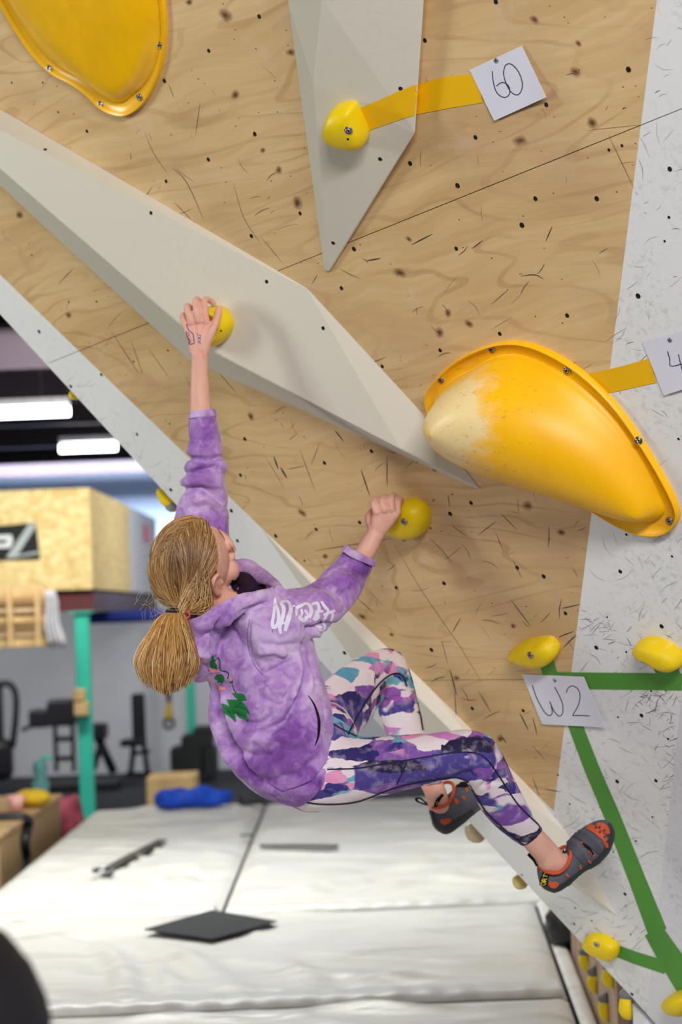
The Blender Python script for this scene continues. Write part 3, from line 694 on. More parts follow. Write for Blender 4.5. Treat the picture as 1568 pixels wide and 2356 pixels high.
WOOD = plain('pine', (214, 182, 128), .7, .2, 0, .15, 9); WOODD = plain('box_plywood', (190, 156, 112), .7, .2, 0, .12, 6)
BLK = plain('black_steel', (26, 27, 30), .5, .4, 0, .2, 12); BLKV = plain('black_vinyl', (30, 30, 34), .45, .4, 0, .15, 10)
TEAL = plain('teal_paint', (58, 196, 170), .5, .35, 0, .06, 4)
tag(box('floor', -9, 5, -4, 26, FZ-.1, FZ, RUB), 'dark grey rubber gym floor', kind='structure')
tag(box('ceiling', -9, 5, -4, 26, 3.25, 3.35, CEILM), 'dark ceiling above the gym', kind='structure')
tag(box('wall_back', -9, 5, 25.2, 25.4, FZ, 3.25, BLUEW), 'white far wall under the ceiling, bluish light painted in', kind='structure')
tag(box('wall_gym', -7, 3.5, 20.4, 20.5, FZ, 1.42, GREYW), 'grey white wall behind the gym equipment', kind='structure')
tag(box('wall_left', -9.1, -9, -4, 26, FZ, 3.25, GREYW), 'grey white side wall of the gym', kind='structure')
for i, (y, z) in enumerate(((9.5, 3.0), (11.5, 3.0), (13.5, 3.0), (15.6, 3.0), (17.4, 3.0), (19.6, 3.0), (21.6, 3.0), (23.6, 3.0))):
    hh = .14
    V, F = join([boxv(-8, 3.5, y-.075, y+.075, z+hh-.02, z+hh), boxv(-8, 3.5, y-.012, y+.012, z-hh, z+hh), boxv(-8, 3.5, y-.075, y+.075, z-hh, z-hh+.02)])
    b = mesh('trim_%d' % (i+1+1), V, F, BEAM if i > 3 else CEILM); tag(b, 'dark steel roof beam under the ceiling', kind='structure')
# tube lights that hang under the ceiling
EM = bpy.data.materials.new('tube_glow'); EM.use_nodes = True; _b = EM.node_tree.nodes['Principled BSDF']; _b.inputs['Emission Color'].default_value = (.97, .98, 1, 1); _b.inputs['Emission Strength'].default_value = 9
def tubelight(px0, px1, py, label):
    z = 2.72; a = P(px0, py, 1); r = ray((px0+px1)/2, py); t = (z-CAMH)/r[2]
    A = C0+ray(px0, py)*t; B = C0+ray(px1, py)*t; B[2] = A[2] = z; B[1] = A[1]
    e = empty('ceiling_light', ((A[0]+B[0])/2, A[1], z)); tag(e, label, 'ceiling light', 'tube lights under the ceiling')
    mesh('fitting', *boxv(A[0], B[0], A[1]-.05, A[1]+.05, z+.05, z+.10), m=plain('lamp_white', (220, 220, 222), .5), parent=e)
    V, F = tube([A, B], .036, 12); mesh('tube', V, F, EM, e, smooth=True)
    for x in (A[0]*.8+B[0]*.2, A[0]*.2+B[0]*.8): mesh('hanger', *boxv(x-.006, x+.006, A[1]-.006, A[1]+.006, z+.1, 3.25), m=BLK, parent=e)
tubelight(-160, 160, 952, 'lit tube light cut by the left edge under the dark ceiling')
tubelight(138, 268, 1030, 'shorter lit tube light farther back beside the climbing wall')
# ------------------------------------------------------------------ crash mats
def m_vinyl(name, c):
    t = NT(name); co = t.coord(); a = t.noise(co, 2.4, 4, .5); L = lin(c)
    st = t.coord('Object', (1.2, 9, 1), (0, 0, .18)); b = t.noise(st, 1.6, 4, .55, .8)
    col = t.ramp(a.outputs[0], [(.3, tuple(x*.9 for x in L[:3])+(1,)), (.7, L)])
    d = t.ramp(t.noise(t.coord('Object', (.8, 3.2, 1), (0, 0, .22)), 2.2, 5, .62, .5).outputs[0], [(.52, (0, 0, 0, 1)), (.75, (.55, .55, .55, 1))]); col = t.mix(d, col, lin((160, 146, 134)))  # brown streaks painted in as shading of the vinyl wrinkles
    t.bump(b.outputs[0], .35, .03)
    return t.out(col, .38, .45)
VIN = m_vinyl('mat_vinyl', (226, 222, 216)); VINE = m_vinyl('mat_flap', (220, 217, 212)); DKGAP = plain('mat_side', (70, 66, 62), .8)
MATFOLDS = [([(20,2092),(200,2070),(330,2050),(470,1992)],.07,.022),([(330,2046),(420,2030),(478,2000)],.05,.018),([(0,2050),(150,2048),(300,2040)],.09,.014),([(470,1978),(520,1950)],.06,.015),([(640,2030),(720,2015),(800,2000)],.05,.016),([(660,2062),(760,2045),(900,2010)],.06,.02),([(820,2010),(1000,1985),(1080,1970)],.06,.018),([(800,2060),(1000,2030),(1150,2030)],.06,.02),
  ([(220,2160),(290,2230),(285,2290)],.05,.02),([(250,2150),(400,2190),(560,2270)],.05,.018),([(340,2200),(400,2270)],.04,.014),([(620,2200),(720,2250),(730,2270)],.05,.012),([(10,2165),(150,2150),(330,2130)],.06,.018),([(700,2330),(800,2318),(1000,2316)],.05,.02),([(250,2350),(400,2335),(520,2340)],.06,.02),([(820,2260),(950,2235),(1150,2220)],.06,.015),([(100,1990),(300,1975)],.10,.016),([(300,1890),(450,1880)],.12,.016),([(520,1915),(600,1890),(640,1872)],.08,.02),([(900,2150),(1050,2140)],.08,.010)]
MATFOLDS = [(np.array([floorpt(*q)[:2] for q in pl]), w, h) for pl, w, h in MATFOLDS]
MATK = []
def matz(p):
    z = 0
    for k in MATK:
        h = BVH[k].ray_cast(Vector((p[0], p[1], .5)), Vector((0, 0, -1)))
        if h[0] is not None: z = max(z, h[0].z)
    return np.array([p[0], p[1], z])
def crash_mat(x0, x1, y0, y1, label, flap=True, seed=0, amp=.010, er=.10):
    X0 = x0 if callable(x0) else (lambda y, v=x0: v); X1 = x1 if callable(x1) else (lambda y, v=x1: v); x0, x1 = X0((y0+y1)/2), X1((y0+y1)/2)
    nx, ny = max(6, int((x1-x0)/.025)), max(6, int((y1-y0)/.025)); V = []; e = .03
    for j in range(ny+1):
        for i in range(nx+1):
            y = y0+(y1-y0)*j/ny; x0, x1 = X0(y), X1(y); x = x0+(x1-x0)*i/nx
            edge = min(1, min(x-x0, x1-x, y-y0, y1-y)/er); r = math.sqrt(max(0, 1-(1-edge)**2))
            n1 = noise.noise(Vector((x*.9+seed, y*2.2, 1.3))); n2 = noise.noise(Vector(((x+.45*y)*.8+seed, (y-.3*x)*5.5, 7)))
            n3 = 1-abs(noise.noise(Vector(((x*.7-.25*y)+seed, (y*1.0+.35*x)*2.6, 3)))*3.2); wr = max(0, n2)**1.5*amp*1.6+n1*amp*.8+max(0, n3)**3*amp*1.3
            V.append((x, y, -.022*min(1, er/.05)*(1-r)+wr*min(1, edge*1.2)))
    x0, x1 = X0((y0+y1)/2), X1((y0+y1)/2); V = np.array(V)
    if amp > .005:
        for pl, w, h in MATFOLDS:
            e, par = seglen_dist(V[:, :2], pl); side = np.exp(-(e/w)**2); ed = np.minimum(1, np.minimum.reduce([V[:, 0]-x0, x1-V[:, 0], V[:, 1]-y0, y1-V[:, 1]])/.12)
            V[:, 2] += h*side*ed*np.sin(np.pi*np.clip(par, .05, .95))-.4*h*np.exp(-((e-w*1.6)/w)**2)*ed
    k = nx+1; F = [(j*k+i, j*k+i+1, (j+1)*k+i+1, (j+1)*k+i) for j in range(ny) for i in range(nx)]
    regVF('mat_'+label, V, F); MATK.append('mat_'+label)
    o = mesh('crash_mat', V, F, VIN, smooth=True, origin=((x0+x1)/2, (y0+y1)/2, 0)); tag(o, label, 'crash mat', 'vinyl crash mats on the floor')
    s = boxv(x0+.006, x1-.006, y0+.006, y1-.006, FZ+.002, -.03); s[0][:, 0] = [((X0 if k % 2 == 0 else X1)(v[1])+(.006 if k % 2 == 0 else -.006)) for k, v in enumerate(s[0])]; mesh('foam_side', *s, m=DKGAP, parent=o)
    if flap:
        V = []; nx = int((x1-x0)/.02)
        for j, (yy, zz) in enumerate(((y0+.004, -.012), (y0+.02, .010), (y0+.07, .013), (y0+.15, .012), (y0+.19, .006))):
            for i in range(nx+1):
                x = X0(y0)+.02+(X1(y0)-X0(y0)-.04)*i/nx; w = (.007*noise.noise(Vector((x*16, j*.9, seed)))+.002*math.sin(x*60+2*math.sin(x*3))) if 0 < j < 4 else 0
                V.append((x, yy+.01*noise.noise(Vector((x*2, seed, 0))), zz+w))
        k = nx+1; F = [(j*k+i, j*k+i+1, (j+1)*k+i+1, (j+1)*k+i) for j in range(4) for i in range(nx)]
        mesh('flap', V, F, VINE, o, smooth=True)
    return o
y1_, y2_, y3_, y4_, y5_ = 3.4, floorpt(600, 2312)[1], floorpt(600, 2096)[1], floorpt(560, 1938)[1], floorpt(500, 1852)[1]
K0, K1 = floorpt(1307, 2163), floorpt(1385, 2356); S0, S1 = floorpt(1234, 2088), floorpt(1330, 2356)
def onl(A, B, y): return A[0]+(B[0]-A[0])*(y-A[1])/(B[1]-A[1])
kline = lambda y: onl(K0, K1, y); sline = lambda y: onl(S0, S1, y)
crash_mat(-2.1, sline, y1_, y2_-.03, 'front white crash mat at the bottom edge of the picture', False, 3)
crash_mat(-2.1, sline, y2_, y3_-.035, 'wide white crash mat carrying the dark diamond patch', True, 11)
xs = floorpt(488, 2075)[0]+.06
crash_mat(-1.62, xs-.014, y3_, y5_, 'far left white crash mat below the blue jacket', True, 23, .016)
crash_mat(xs, 1.3, y3_, y5_, 'far right white crash mat below the climber', True, 31, .016)
crash_mat(lambda y: sline(y)+.008, lambda y: kline(y)-.012, y1_, y3_-.01, 'narrow white crash mat strip along the wooden kick wall', False, 43, .003, .02)
VELC = plain('velcro_grey', (66, 66, 68), .9, .1, 0, .12, 40, .3, 200); STRAP = plain('webbing', (84, 80, 72), .8, .2, 0, .15, 30)
q = [floorpt(*p) for p in ((332, 2151), (487, 2175), (638, 2136), (487, 2109))]
N = 24; V = []
for j in range(N+1):
    for i in range(N+1):
        u, v = i/N, j/N; V.append(matz((q[0]*(1-u)+q[1]*u)*(1-v)+(q[3]*(1-u)+q[2]*u)*v)+np.array([0, 0, .010]))
V = np.array(V); _A = np.c_[V[:, :2], np.ones(len(V))]; V[:, 2] = _A@np.linalg.lstsq(_A, V[:, 2], rcond=None)[0]+.010
F = [(j*(N+1)+i, j*(N+1)+i+1, (j+1)*(N+1)+i+1, (j+1)*(N+1)+i) for j in range(N) for i in range(N)]
o = mesh('mat_patch', V, F, VELC); tag(o, 'dark grey diamond patch lying on the white mat', 'patch'); o.modifiers.new('t', 'SOLIDIFY').thickness = .004
def strap(pts, w, label, buckle=False):
    A = np.array([matz(q)+np.array([0, 0, .018]) for q in cr(np.array([floorpt(*p) for p in pts]), 40)]); lz = np.polyfit(range(40), A[:, 2], 2); A[:, 2] = np.polyval(lz, range(40)); A[:, 2] += .004; V, F = tube(A, w, 8, nrm=(0, 0, 1), flat=.18)
    e = mesh('strap', V, F, STRAP, smooth=True); tag(e, label, 'strap')
    if buckle:
        c = A[0]; R = [c+np.array([w*1.5*math.cos(t), w*2.2*math.sin(t), .012]) for t in np.linspace(0, 6.283, 14, endpoint=False)]
        V, F = tube(R, .008, 6, closed=True); mesh('buckle', V, F, STEEL, e, smooth=True)
strap([(236, 2020), (290, 1990), (374, 1943)], .03, 'dark webbing strap with buckle lying on the far left mat', True)
strap([(598, 1962), (690, 1958), (775, 1957)], .045, 'short dark strap on the far right mat below the legs')
strap([(555, 1932), (568, 1931), (584, 1930)], .03, 'tiny dark webbing end where the two far mats meet')
# ------------------------------------------------------------------ wooden kick wall under the overhang with small holds
KW = NT('kick_wood'); _c = KW.coord('Object', (1, 1.2, .25)); _n = KW.noise(_c, 9, 6, .65, 1.2)
KM = KW.out(KW.ramp(_n.outputs[0], [(.3, lin((120, 96, 80))), (.5, lin((168, 140, 118))), (.7, lin((186, 160, 138)))]), .7, .2)
kd = (K0-K1)/np.linalg.norm(K0-K1); kn = np.array([-kd[1], kd[0], 0]); kn = kn if kn[0] < 0 else -kn
q0, q1 = K1-kd*.55, K0+kd*.25
V = np.array([(p-kn*t)[:2].tolist()+[z] for p in (q0, q1) for t in (0, .03) for z in (FZ, .44)])
kick = mesh('wall_kick', V, [(0, 4, 5, 1), (2, 3, 7, 6), (0, 1, 3, 2), (4, 6, 7, 5), (1, 5, 7, 3), (0, 2, 6, 4)], KM); tag(kick, 'weathered wooden kick wall in the bottom right', kind='structure')
GRY = plain('grey_resin', (110, 112, 112), .6)
def khold(px, py, label, dark=False, sc=1.0):
    r = ray(px, py); t = ((K0-C0)@kn)/(r@kn); c = C0+r*t; s = (.022 if not dark else .10)*sc; zz = np.array([0, 0, 1.])
    def flat_(V):
        V = V.copy(); d = (V-K0)@kn; V += np.where(d < .0005, .0005-d, 0)[:, None]*kn; return V
    V, F = ellipsoid(c, [kd*s, zz*s*(1.5 if not dark else 1.0), kn*s*(1.3 if not dark else .8)], 16, 10)
    for i in range(len(V)): V[i] += (V[i]-c)*.2*noise.noise(Vector(V[i]*30))
    me = mesh('kick_hold', flat_(V), F, YELC if not dark else BLKV, smooth=True, origin=c); tag(me, label, 'climbing hold', 'holds on the kick wall')
    if not dark:
        V2, F2 = ellipsoid(c+zz*s*1.3, [kd*s*.95, zz*s*.8, kn*s*1.25], 12, 8); mesh('grey_cap', flat_(V2), F2, GRY, me, smooth=True)
khold(1352, 2212, 'topmost small yellow hold on the wooden kick wall'); khold(1372, 2258, 'second small yellow hold down the wooden kick wall'); khold(1399, 2322, 'lowest left small yellow hold on the wooden kick wall')
khold(1450, 2316, 'lowest right small yellow hold on the wooden kick wall'); khold(1410, 2248, 'small yellow hold half hidden by the white wall rim')
khold(1308, 2128, 'black rounded hold below the white wall rim', True)
# ------------------------------------------------------------------ loft of chipboard on teal posts
def W(px, py, y):                               # point seen at a pixel, at world depth y
    r = ray(px, py); return C0+r*(y/r[1])
YL = 15.0; cA = W(205, 1122, YL); cB = W(203, 1355, YL); xL = -4.6
loft_e = empty('mezzanine', (cA[0], YL, cB[2])); tag(loft_e, 'chipboard clad loft box above the gym floor', 'loft')
zt, zb = cA[2], cB[2]
for x0, x1 in ((xL, -3.1), (-3.094, cA[0]-.0)): box('front_board', x0, x1, YL, YL+.02, zb, zt, OSB, loft_e)
box('side_board', cA[0]-.018, cA[0]+.002, YL+.022, 17.7, zb, zt, OSB, loft_e)
box('white_board', cA[0]-.018, cA[0]+.002, 17.706, 20.3, zb, zt, GREYW, loft_e)
box('deck', xL, cA[0]-.02, YL+.03, 20.3, zb-.02, zb+.06, plain('deck_dark', (70, 52, 50), .8), loft_e)
box('edge_beam', xL, cA[0], YL+.05, YL+.13, zb-.16, zb-.021, plain('beam_maroon', (96, 48, 48), .6), loft_e)
box('side_beam', cA[0]-.09, cA[0]-.01, YL+.14, 20.2, zb-.16, zb-.021, plain('beam_grey', (84, 66, 74), .6), loft_e)
bb = W(310, 1385, 16.5); V, F = bevbox(cA[0]-.3, cA[0]+.35, 16.2, 17.0, zb-.26, zb-.165, .03)
tag(mesh('rolled_tarp', V, F, plain('blue_tarp', (28, 52, 140), .6), smooth=True), 'dark blue folded tarp under the loft beam', 'tarp')
# banner on the loft
BN = plain('banner_black', (36, 40, 40), .7, .2, 0, .1, 3); BNG = plain('banner_silver', (168, 178, 176), .6, .3, 0, .06, 5); BNW = plain('banner_white', (218, 224, 222), .6, .2, 0, .04, 5)
bt = [W(-140, 1222, YL-.02), W(82, 1202, YL-.02), W(92, 1285, YL-.02), W(-140, 1290, YL-.02)]
ban = mesh('banner', np.array(bt+[p+np.array([0, .006, 0]) for p in bt]), [(0, 1, 2, 3), (7, 6, 5, 4), (0, 4, 5, 1), (1, 5, 6, 2), (2, 6, 7, 3), (3, 7, 4, 0)], BN); tag(ban, 'black banner with silver slash and white letter on the loft', 'banner')
def flat(name, pts, m, parent, y):
    p = [W(a, b, y) for a, b in pts]; n = len(p); p = p+[q+np.array([0, .003, 0]) for q in p]
    return mesh(name, p, [list(range(n))]+[list(range(2*n-1, n-1, -1))]+[[i, n+i, n+(i+1) % n, (i+1) % n] for i in range(n)], m, parent)
flat('silver_slash', [(14, 1283), (66, 1206), (80, 1205), (82, 1212), (36, 1283)], BNG, ban, YL-.028)
flat('silver_edge', [(20, 1281), (88, 1268), (89, 1274), (20, 1285)], BNG, ban, YL-.030)
flat('white_letter', [(-20, 1232), (26, 1230), (30, 1244), (24, 1260), (-20, 1262), (-20, 1252), (14, 1250), (18, 1242), (-20, 1242)], BNW, ban, YL-.030)
# red sign
sg = W(352, 1222, 18.6); box_s = box('sign', cA[0]+.004, cA[0]+.02, 19.0, 19.5, sg[2]-.08, sg[2]+.08, plain('red_sign', (206, 52, 38), .5)); tag(box_s, 'red sign on the white board behind the head', 'sign')
# wooden hanging rack with slats and a grey sheet
rx0, rx1 = W(-150, 1400, 14.6)[0], W(104, 1400, 14.6)[0]
rk = empty('wooden_rack', ((rx0+rx1)/2, 14.6, W(50, 1490, 14.6)[2])); tag(rk, 'pale wooden slatted rack hanging under the loft', 'rack')
for py0, py1 in ((1352, 1372), (1418, 1432), (1470, 1488)):
    box('rail', rx0, rx1, 14.55, 14.60, W(50, py1, 14.6)[2], W(50, py0, 14.6)[2], WOOD, rk)
for py0, py1 in ((1386, 1394), (1400, 1408), (1440, 1448), (1456, 1464)):
    box('slat', rx0, rx1-.03, 14.62, 14.65, W(50, py1, 14.6)[2], W(50, py0, 14.6)[2], plain('slat_pale', (226, 208, 170), .7), rk)
for px0, px1 in ((18, 28), (82, 92)): box('upright', W(px0, 1400, 14.5)[0], W(px1, 1400, 14.5)[0], 14.47, 14.54, W(50, 1488, 14.5)[2], W(50, 1352, 14.5)[2], WOOD, rk)
box('back_board', rx0, rx1, 14.70, 14.72, W(50, 1490, 14.6)[2], W(50, 1352, 14.6)[2], WOODD, rk)
sx0, sx1 = W(96, 1400, 14.4)[0], W(140, 1400, 14.4)[0]; V = []; n = 22
for j in range(9):
    for i in range(n+1):
        f = j/8; x = sx0+(sx1-sx0)*(i/n)*(.55+.45*f)+.01*math.sin(j); V.append((x, 14.53+.03*math.sin(i*1.1+j*.2), W(110, 1358, 14.4)[2]+(W(110, 1488, 14.4)[2]-W(110, 1358, 14.4)[2])*f+.02*math.sin(i*.9)*f))
F = [(j*(n+1)+i, j*(n+1)+i+1, (j+1)*(n+1)+i+1, (j+1)*(n+1)+i) for j in range(8) for i in range(n)]
o = mesh('hanging_sheet', V, F, plain('sheet_grey', (196, 196, 200), .7), smooth=True); tag(o, 'grey plastic sheet hanging beside the wooden rack', 'sheet'); o.modifiers.new('t', 'SOLIDIFY').thickness = .006
# teal posts
def post(px, y, w, top, label):
    a = W(px, 1600, y); e = empty('steel_post', (a[0], y, FZ)); tag(e, label, 'post', 'teal posts')
    box('shaft', a[0]-w/2, a[0]+w/2, y-w/2, y+w/2, FZ+.012, top, TEAL, e, .012); box('foot_plate', a[0]-w*.9, a[0]+w*.9, y-w*.9, y+w*.9, FZ, FZ+.012, TEAL, e)
    box('cap_plate', a[0]-w*.8, a[0]+w*.8, y-w*.8, y+w*.8, top, top+.012, TEAL, e); return e
pe = post(194, YL+.06, .105, zb-.175, 'bright teal steel post standing by the mat corner')
post(438, 19.6, .085, zb-.05, 'thinner teal post half hidden behind the hoodie')
wb = W(187, 1612, YL-.05); V, F = join([bevbox(wb[0]-.05, wb[0]+.05, YL-.11, YL+.003, wb[2]-.11, wb[2]-.005, .012), bevbox(wb[0]-.055, wb[0]+.03, YL-.12, YL+.003, wb[2]+.0, wb[2]+.085, .012)])
tag(mesh('wooden_block', V, F, WOOD), 'small pine block strapped to the teal post', 'wood block')
# ------------------------------------------------------------------ gym equipment at the back wall
def bar(a, b, r=.025, n=8): return tube([a, b], r, n)
def bars(name, L, m, parent):
    V, F = join([bar(np.array(a), np.array(b), r) for a, b, r in L]); return mesh(name, V, F, m, parent, smooth=True)
# weight machine: upholstered seat on a ladder frame
ye = 18.6
def E(px, py, y=ye): return W(px, py, y)
wm = empty('weight_bench', (E(170, 1700)[0], ye, FZ)); tag(wm, 'black weight machine with padded top left of the teal post', 'gym machine')
def slab(name, px0, py0, px1, py1, parent, m=BLKV, d=.3, y=ye, b=.02):
    a, c = E(px0, py0, y), E(px1, py1, y); V, F = bevbox(a[0], c[0], y-d/2, y+d/2, min(c[2], a[2]), max(a[2], c[2]), b); return mesh(name, V, F, m, parent)
slab('pad', 70, 1632, 118, 1672, wm); slab('pad', 112, 1610, 178, 1668, wm); slab('pad', 205, 1665, 246, 1700, wm)
for px in (128, 168): slab('upright', px-6, 1660, px+6, 1775, wm, BLK, .08, ye, .008)
for py in (1700, 1745): slab('rung', 128, py-5, 168, py+5, wm, BLK, .06, ye, .006)
bars('handle', [(E(50, 1680), E(80, 1668), .018)], BLK, wm)
bars('strut', [(E(222, 1690), E(262, 1778), .04), (E(205, 1700), E(190, 1778), .03), (E(235, 1700), E(215, 1770), .03)], BLK, wm)
a = E(120, 1780); box('base', a[0]-.02, E(272, 1780)[0], ye-.25, ye+.25, FZ, FZ+.07, BLK, wm, .01)
# upright bench
ub = empty('exercise_bench', (E(318, 1770)[0], ye, FZ)); tag(ub, 'black upright exercise bench against the grey wall', 'gym bench')
slab('backrest', 302, 1596, 336, 1712, ub, BLKV, .12); slab('seat', 280, 1702, 334, 1714, ub, BLKV, .4); slab('armrest', 276, 1702, 300, 1716, ub, BLKV, .1, ye-.2)
bars('frame', [(E(308, 1710), E(300, 1785), .025), (E(330, 1710), E(340, 1785), .025), (E(300, 1735), E(345, 1728), .02), (E(290, 1782), E(350, 1782), .025)], BLK, ub)
# stack of black steps
st = empty('step_stack', (E(440, 1770, 19.2)[0], 19.2, FZ))
tag(st, 'stepped pile of black weight boxes beside the hoodie', 'weight stack')
for px0, py0, px1, py1 in ((395, 1718, 470, 1782), (420, 1690, 490, 1718), (448, 1672, 492, 1690), (470, 1718, 500, 1782)): slab('box', px0, py0, px1, py1, st, plain('charcoal', (46, 50, 52), .6), .5, 19.2, .02)
# elliptical trainer at the left edge
et = empty('cross_trainer', (E(0, 1780)[0], ye, FZ)); tag(et, 'black cross trainer cut by the left edge', 'gym machine')
slab('housing', -40, 1700, 30, 1795, et, BLKV, .3, ye, .08); slab('column', -20, 1570, 8, 1705, et, BLKV, .15, ye, .03)
V, F = tube([E(-20, 1590), E(0, 1574), E(24, 1576), E(36, 1600), E(36, 1650), E(28, 1720)], .03, 8, m=30); mesh('handle', V, F, BLK, et, smooth=True)
# suspension trainer
tr = empty('suspension_trainer', tuple(E(388, 1660, 20.375))); tag(tr, 'yellow and black suspension strap hanging by the ponytail', 'strap')
V, F = tube([E(387, 1430, 20.375), E(388, 1615, 20.375)], .02, 8); mesh('strap_top', V, F, BLK, tr)
V, F = loft([[E(388+w*math.cos(t), y+0, 20.375)+np.array([0, .02*math.sin(t), 0]) for t in np.linspace(0, 6.283, 8, endpoint=False)] for y, w in ((1612, 3), (1630, 6), (1652, 10))]); mesh('strap_yellow', V, F, plain('yellow_web', (222, 190, 40), .6), tr)
V, F = tube([E(388+11*math.cos(t), 1664+11*math.sin(t), 20.375) for t in np.linspace(0, 6.283, 18, endpoint=False)], .012, 6, closed=True); mesh('handle', V, F, BLK, tr, smooth=True)
# low wooden box, jacket, bags
a, b_ = W(342, 1806, 16.0), W(452, 1820, 16.0); lb = box('wooden_box', a[0], b_[0], 15.8, 16.3, FZ, W(400, 1782, 16)[2], WOOD, None, .01); tag(lb, 'low wooden box on the dark floor behind the blue jacket', 'box')
def lumpy(name, pts, rad, m, label, cat, sq=.55, n=14, amp=.02, zmin=.0):
    V, F = tube(np.array(pts), rad, n, m=36, nrm=(0, 0, 1), flat=sq); V = V.copy()
    for i in range(len(V)):
        V[i] += np.array([0, 0, 1])*noise.noise(Vector(V[i]*9))*amp+np.array([0, 1, 0])*noise.noise(Vector(V[i]*12)+Vector((5, 0, 0)))*amp
        V[i][2] = max(V[i][2], zmin)
    o = mesh(name, V, F, m, smooth=True); return tag(o, label, cat)
yj = y5_-.28
lumpy('jacket', [np.array([W(px, 1838, yj)[0], yj, .07]) for px in (356, 380, 430, 480, 532)], [.05, .12, .11, .115, .05], plain('royal_blue', (22, 74, 196), .6, .3, 0, .15, 9), 'blue jacket rolled up on the far edge of the mat', 'jacket', .6, amp=.03, zmin=.024)
lumpy('bag', [np.array([W(px, 1842, yj)[0], yj-.02, .05]) for px in (548, 560, 585, 610)], [.03, .085, .08, .045], plain('charcoal_bag', (62, 62, 66), .7), 'dark grey bag beside the blue jacket on the mat', 'bag', .6, zmin=.024)
lumpy('sports_bag', [np.array([W(px, 1860, 13.2)[0], 13.2, FZ+.2]) for px in (118, 130, 155, 178, 190)], [.1, .2, .22, .2, .1], plain('red_blue_bag', (150, 60, 78), .6, .3, 0, .5, 10), 'red and blue bag between the wooden box and mat', 'bag', 1.0, amp=.05, zmin=FZ+.002)
# plywood box with small things at the left edge
bx1 = W(128, 1850, 12.4)[0]; bzt = W(100, 1842, 12.2)[2]
pb = empty('plywood_box', (bx1-.5, 11.6, FZ)); tag(pb, 'long plywood box beside the mat at the left edge', 'box')
box('body', bx1-1.2, bx1, 10.4, 12.6, FZ, bzt-.03, WOODD, pb, .008); box('lid', bx1-1.22, bx1+.012, 10.38, 12.62, bzt-.029, bzt, WOODD, pb, .006)
def on(px, y): return np.array([W(px, 1830, y)[0], y, bzt])
c = on(36, 11.6); V, F = loft([[c+np.array([r*math.cos(t), r*math.sin(t), z]) for t in np.linspace(0, 6.283, 16, endpoint=False)] for r, z in ((.035, .001), (.05, .09), (.046, .09), (.032, .02))]); tag(mesh('cup', V, F, plain('pink_cup', (236, 176, 170), .5), smooth=True), 'pink plastic cup on the plywood box', 'cup')
c = on(74, 11.8); V, F = ellipsoid(c+np.array([0, 0, .052]), [(.11, 0, 0), (0, .1, 0), (0, 0, .05)], 18, 10); V = V.copy(); V += np.array([[0, 0, .012*noise.noise(Vector(v*25))] for v in V]); tag(mesh('chalk_bag', V, F, plain('mustard', (226, 184, 40), .7), smooth=True), 'yellow soft bag on the plywood box', 'bag')
c = on(94, 12.3); V, F = loft([[c+np.array([r*math.cos(t), r*math.sin(t), z]) for t in np.linspace(0, 6.283, 16, endpoint=False)] for r, z in ((.05, .001), (.055, .1), (.03, .14), (.045, .17), (.04, .22), (.01, .23))]); bo = mesh('bottle', V, F, plain('teal_bottle', (92, 150, 150), .4), smooth=True); tag(bo, 'teal patterned bottle standing on the plywood box', 'bottle')
c = on(96, 12.3); V, F = tube([c+np.array([0, 0, .232]), c+np.array([.03, 0, .25]), c+np.array([.07, 0, .24])], .012, 8); mesh('spout', V, F, TEAL, bo, smooth=True)
pts = [np.array([bx1+.014+.01*math.sin(k), 11.1+.06*math.sin(k*1.9), bzt+.005-.05*k]) for k in range(7)]
pts = [np.array([bx1-.2, 11.1, bzt+.012])]+pts; V, F = tube(pts, .03, 8, m=30, nrm=(0, 1, 0), flat=.9); tag(mesh('strap', V, F, BLKV, smooth=True), 'black strap hanging over the side of the plywood box', 'strap')
# ------------------------------------------------------------------ the climber
def sec(A, B, z, rz, tilt=(0, 0), n=28):
    a, b = P(A[0], A[1], z), P(B[0], B[1], z); c = (a+b)/2; e1 = (b-a)/2; e2 = -FW*rz+RT*(tilt[0]/FPX*z)-UP*(tilt[1]/FPX*z)
    return [c+math.cos(t)*e1+math.sin(t)*e2 for t in np.linspace(0, 2*math.pi, n, endpoint=False)]
def seclofts(L, m=None):
    R = np.array([sec(*s) for s in L]); k, n, _ = R.shape
    if m: R = cr(R.reshape(k, -1), m).reshape(m, n, 3)
    return loft(R, True)
def limb(L, m=None, n=16):
    """list of (px, py, z, radius_m)"""
    pts = np.array([P(a, b, c) for a, b, c, _ in L]); rad = [r for *_, r in L]; return tube(pts, rad, n, m=m or len(L)*5)
# --- head frame
HC = P(452, 1302, 4.27)
hR = np.array([.71, -.55, -.44]); hR /= np.linalg.norm(hR); hF = np.array([.57, .58, .58]); hF -= hR*(hF@hR); hF /= np.linalg.norm(hF); hU = np.cross(hR, hF)
def hp(r, f, u): return HC+hR*r+hF*f+hU*u
def hell(r, f, u, a, b, c, n=20, mm=12): return ellipsoid(hp(r, f, u), [hR*a, hF*b, hU*c], n, mm)
head = [hell(0, -.012, .012, .070, .086, .094, 28, 18), hell(0, .022, -.030, .056, .062, .066), hell(0, .048, -.066, .030, .032, .028),
        hell(.036, .050, -.030, .026, .026, .028), hell(-.036, .050, -.030, .026, .026, .028),
        hell(0, .066, .030, .048, .018, .022), hell(.030, .064, -.002, .016, .014, .010), hell(-.030, .064, -.002, .016, .014, .010)]
head.append(tube([hp(0, .078, .010), hp(0, .090, -.008), hp(0, .098, -.022), hp(0, .085, -.030)], [.007, .009, .011, .008], 10, m=10))
for s in (-1, 1): head.append(hell(s*.009, .084, -.026, .008, .009, .007, 10, 8))
head.append(hell(0, .074, -.046, .019, .010, .0055, 14, 8)); head.append(hell(0, .072, -.054, .016, .010, .006, 14, 8))
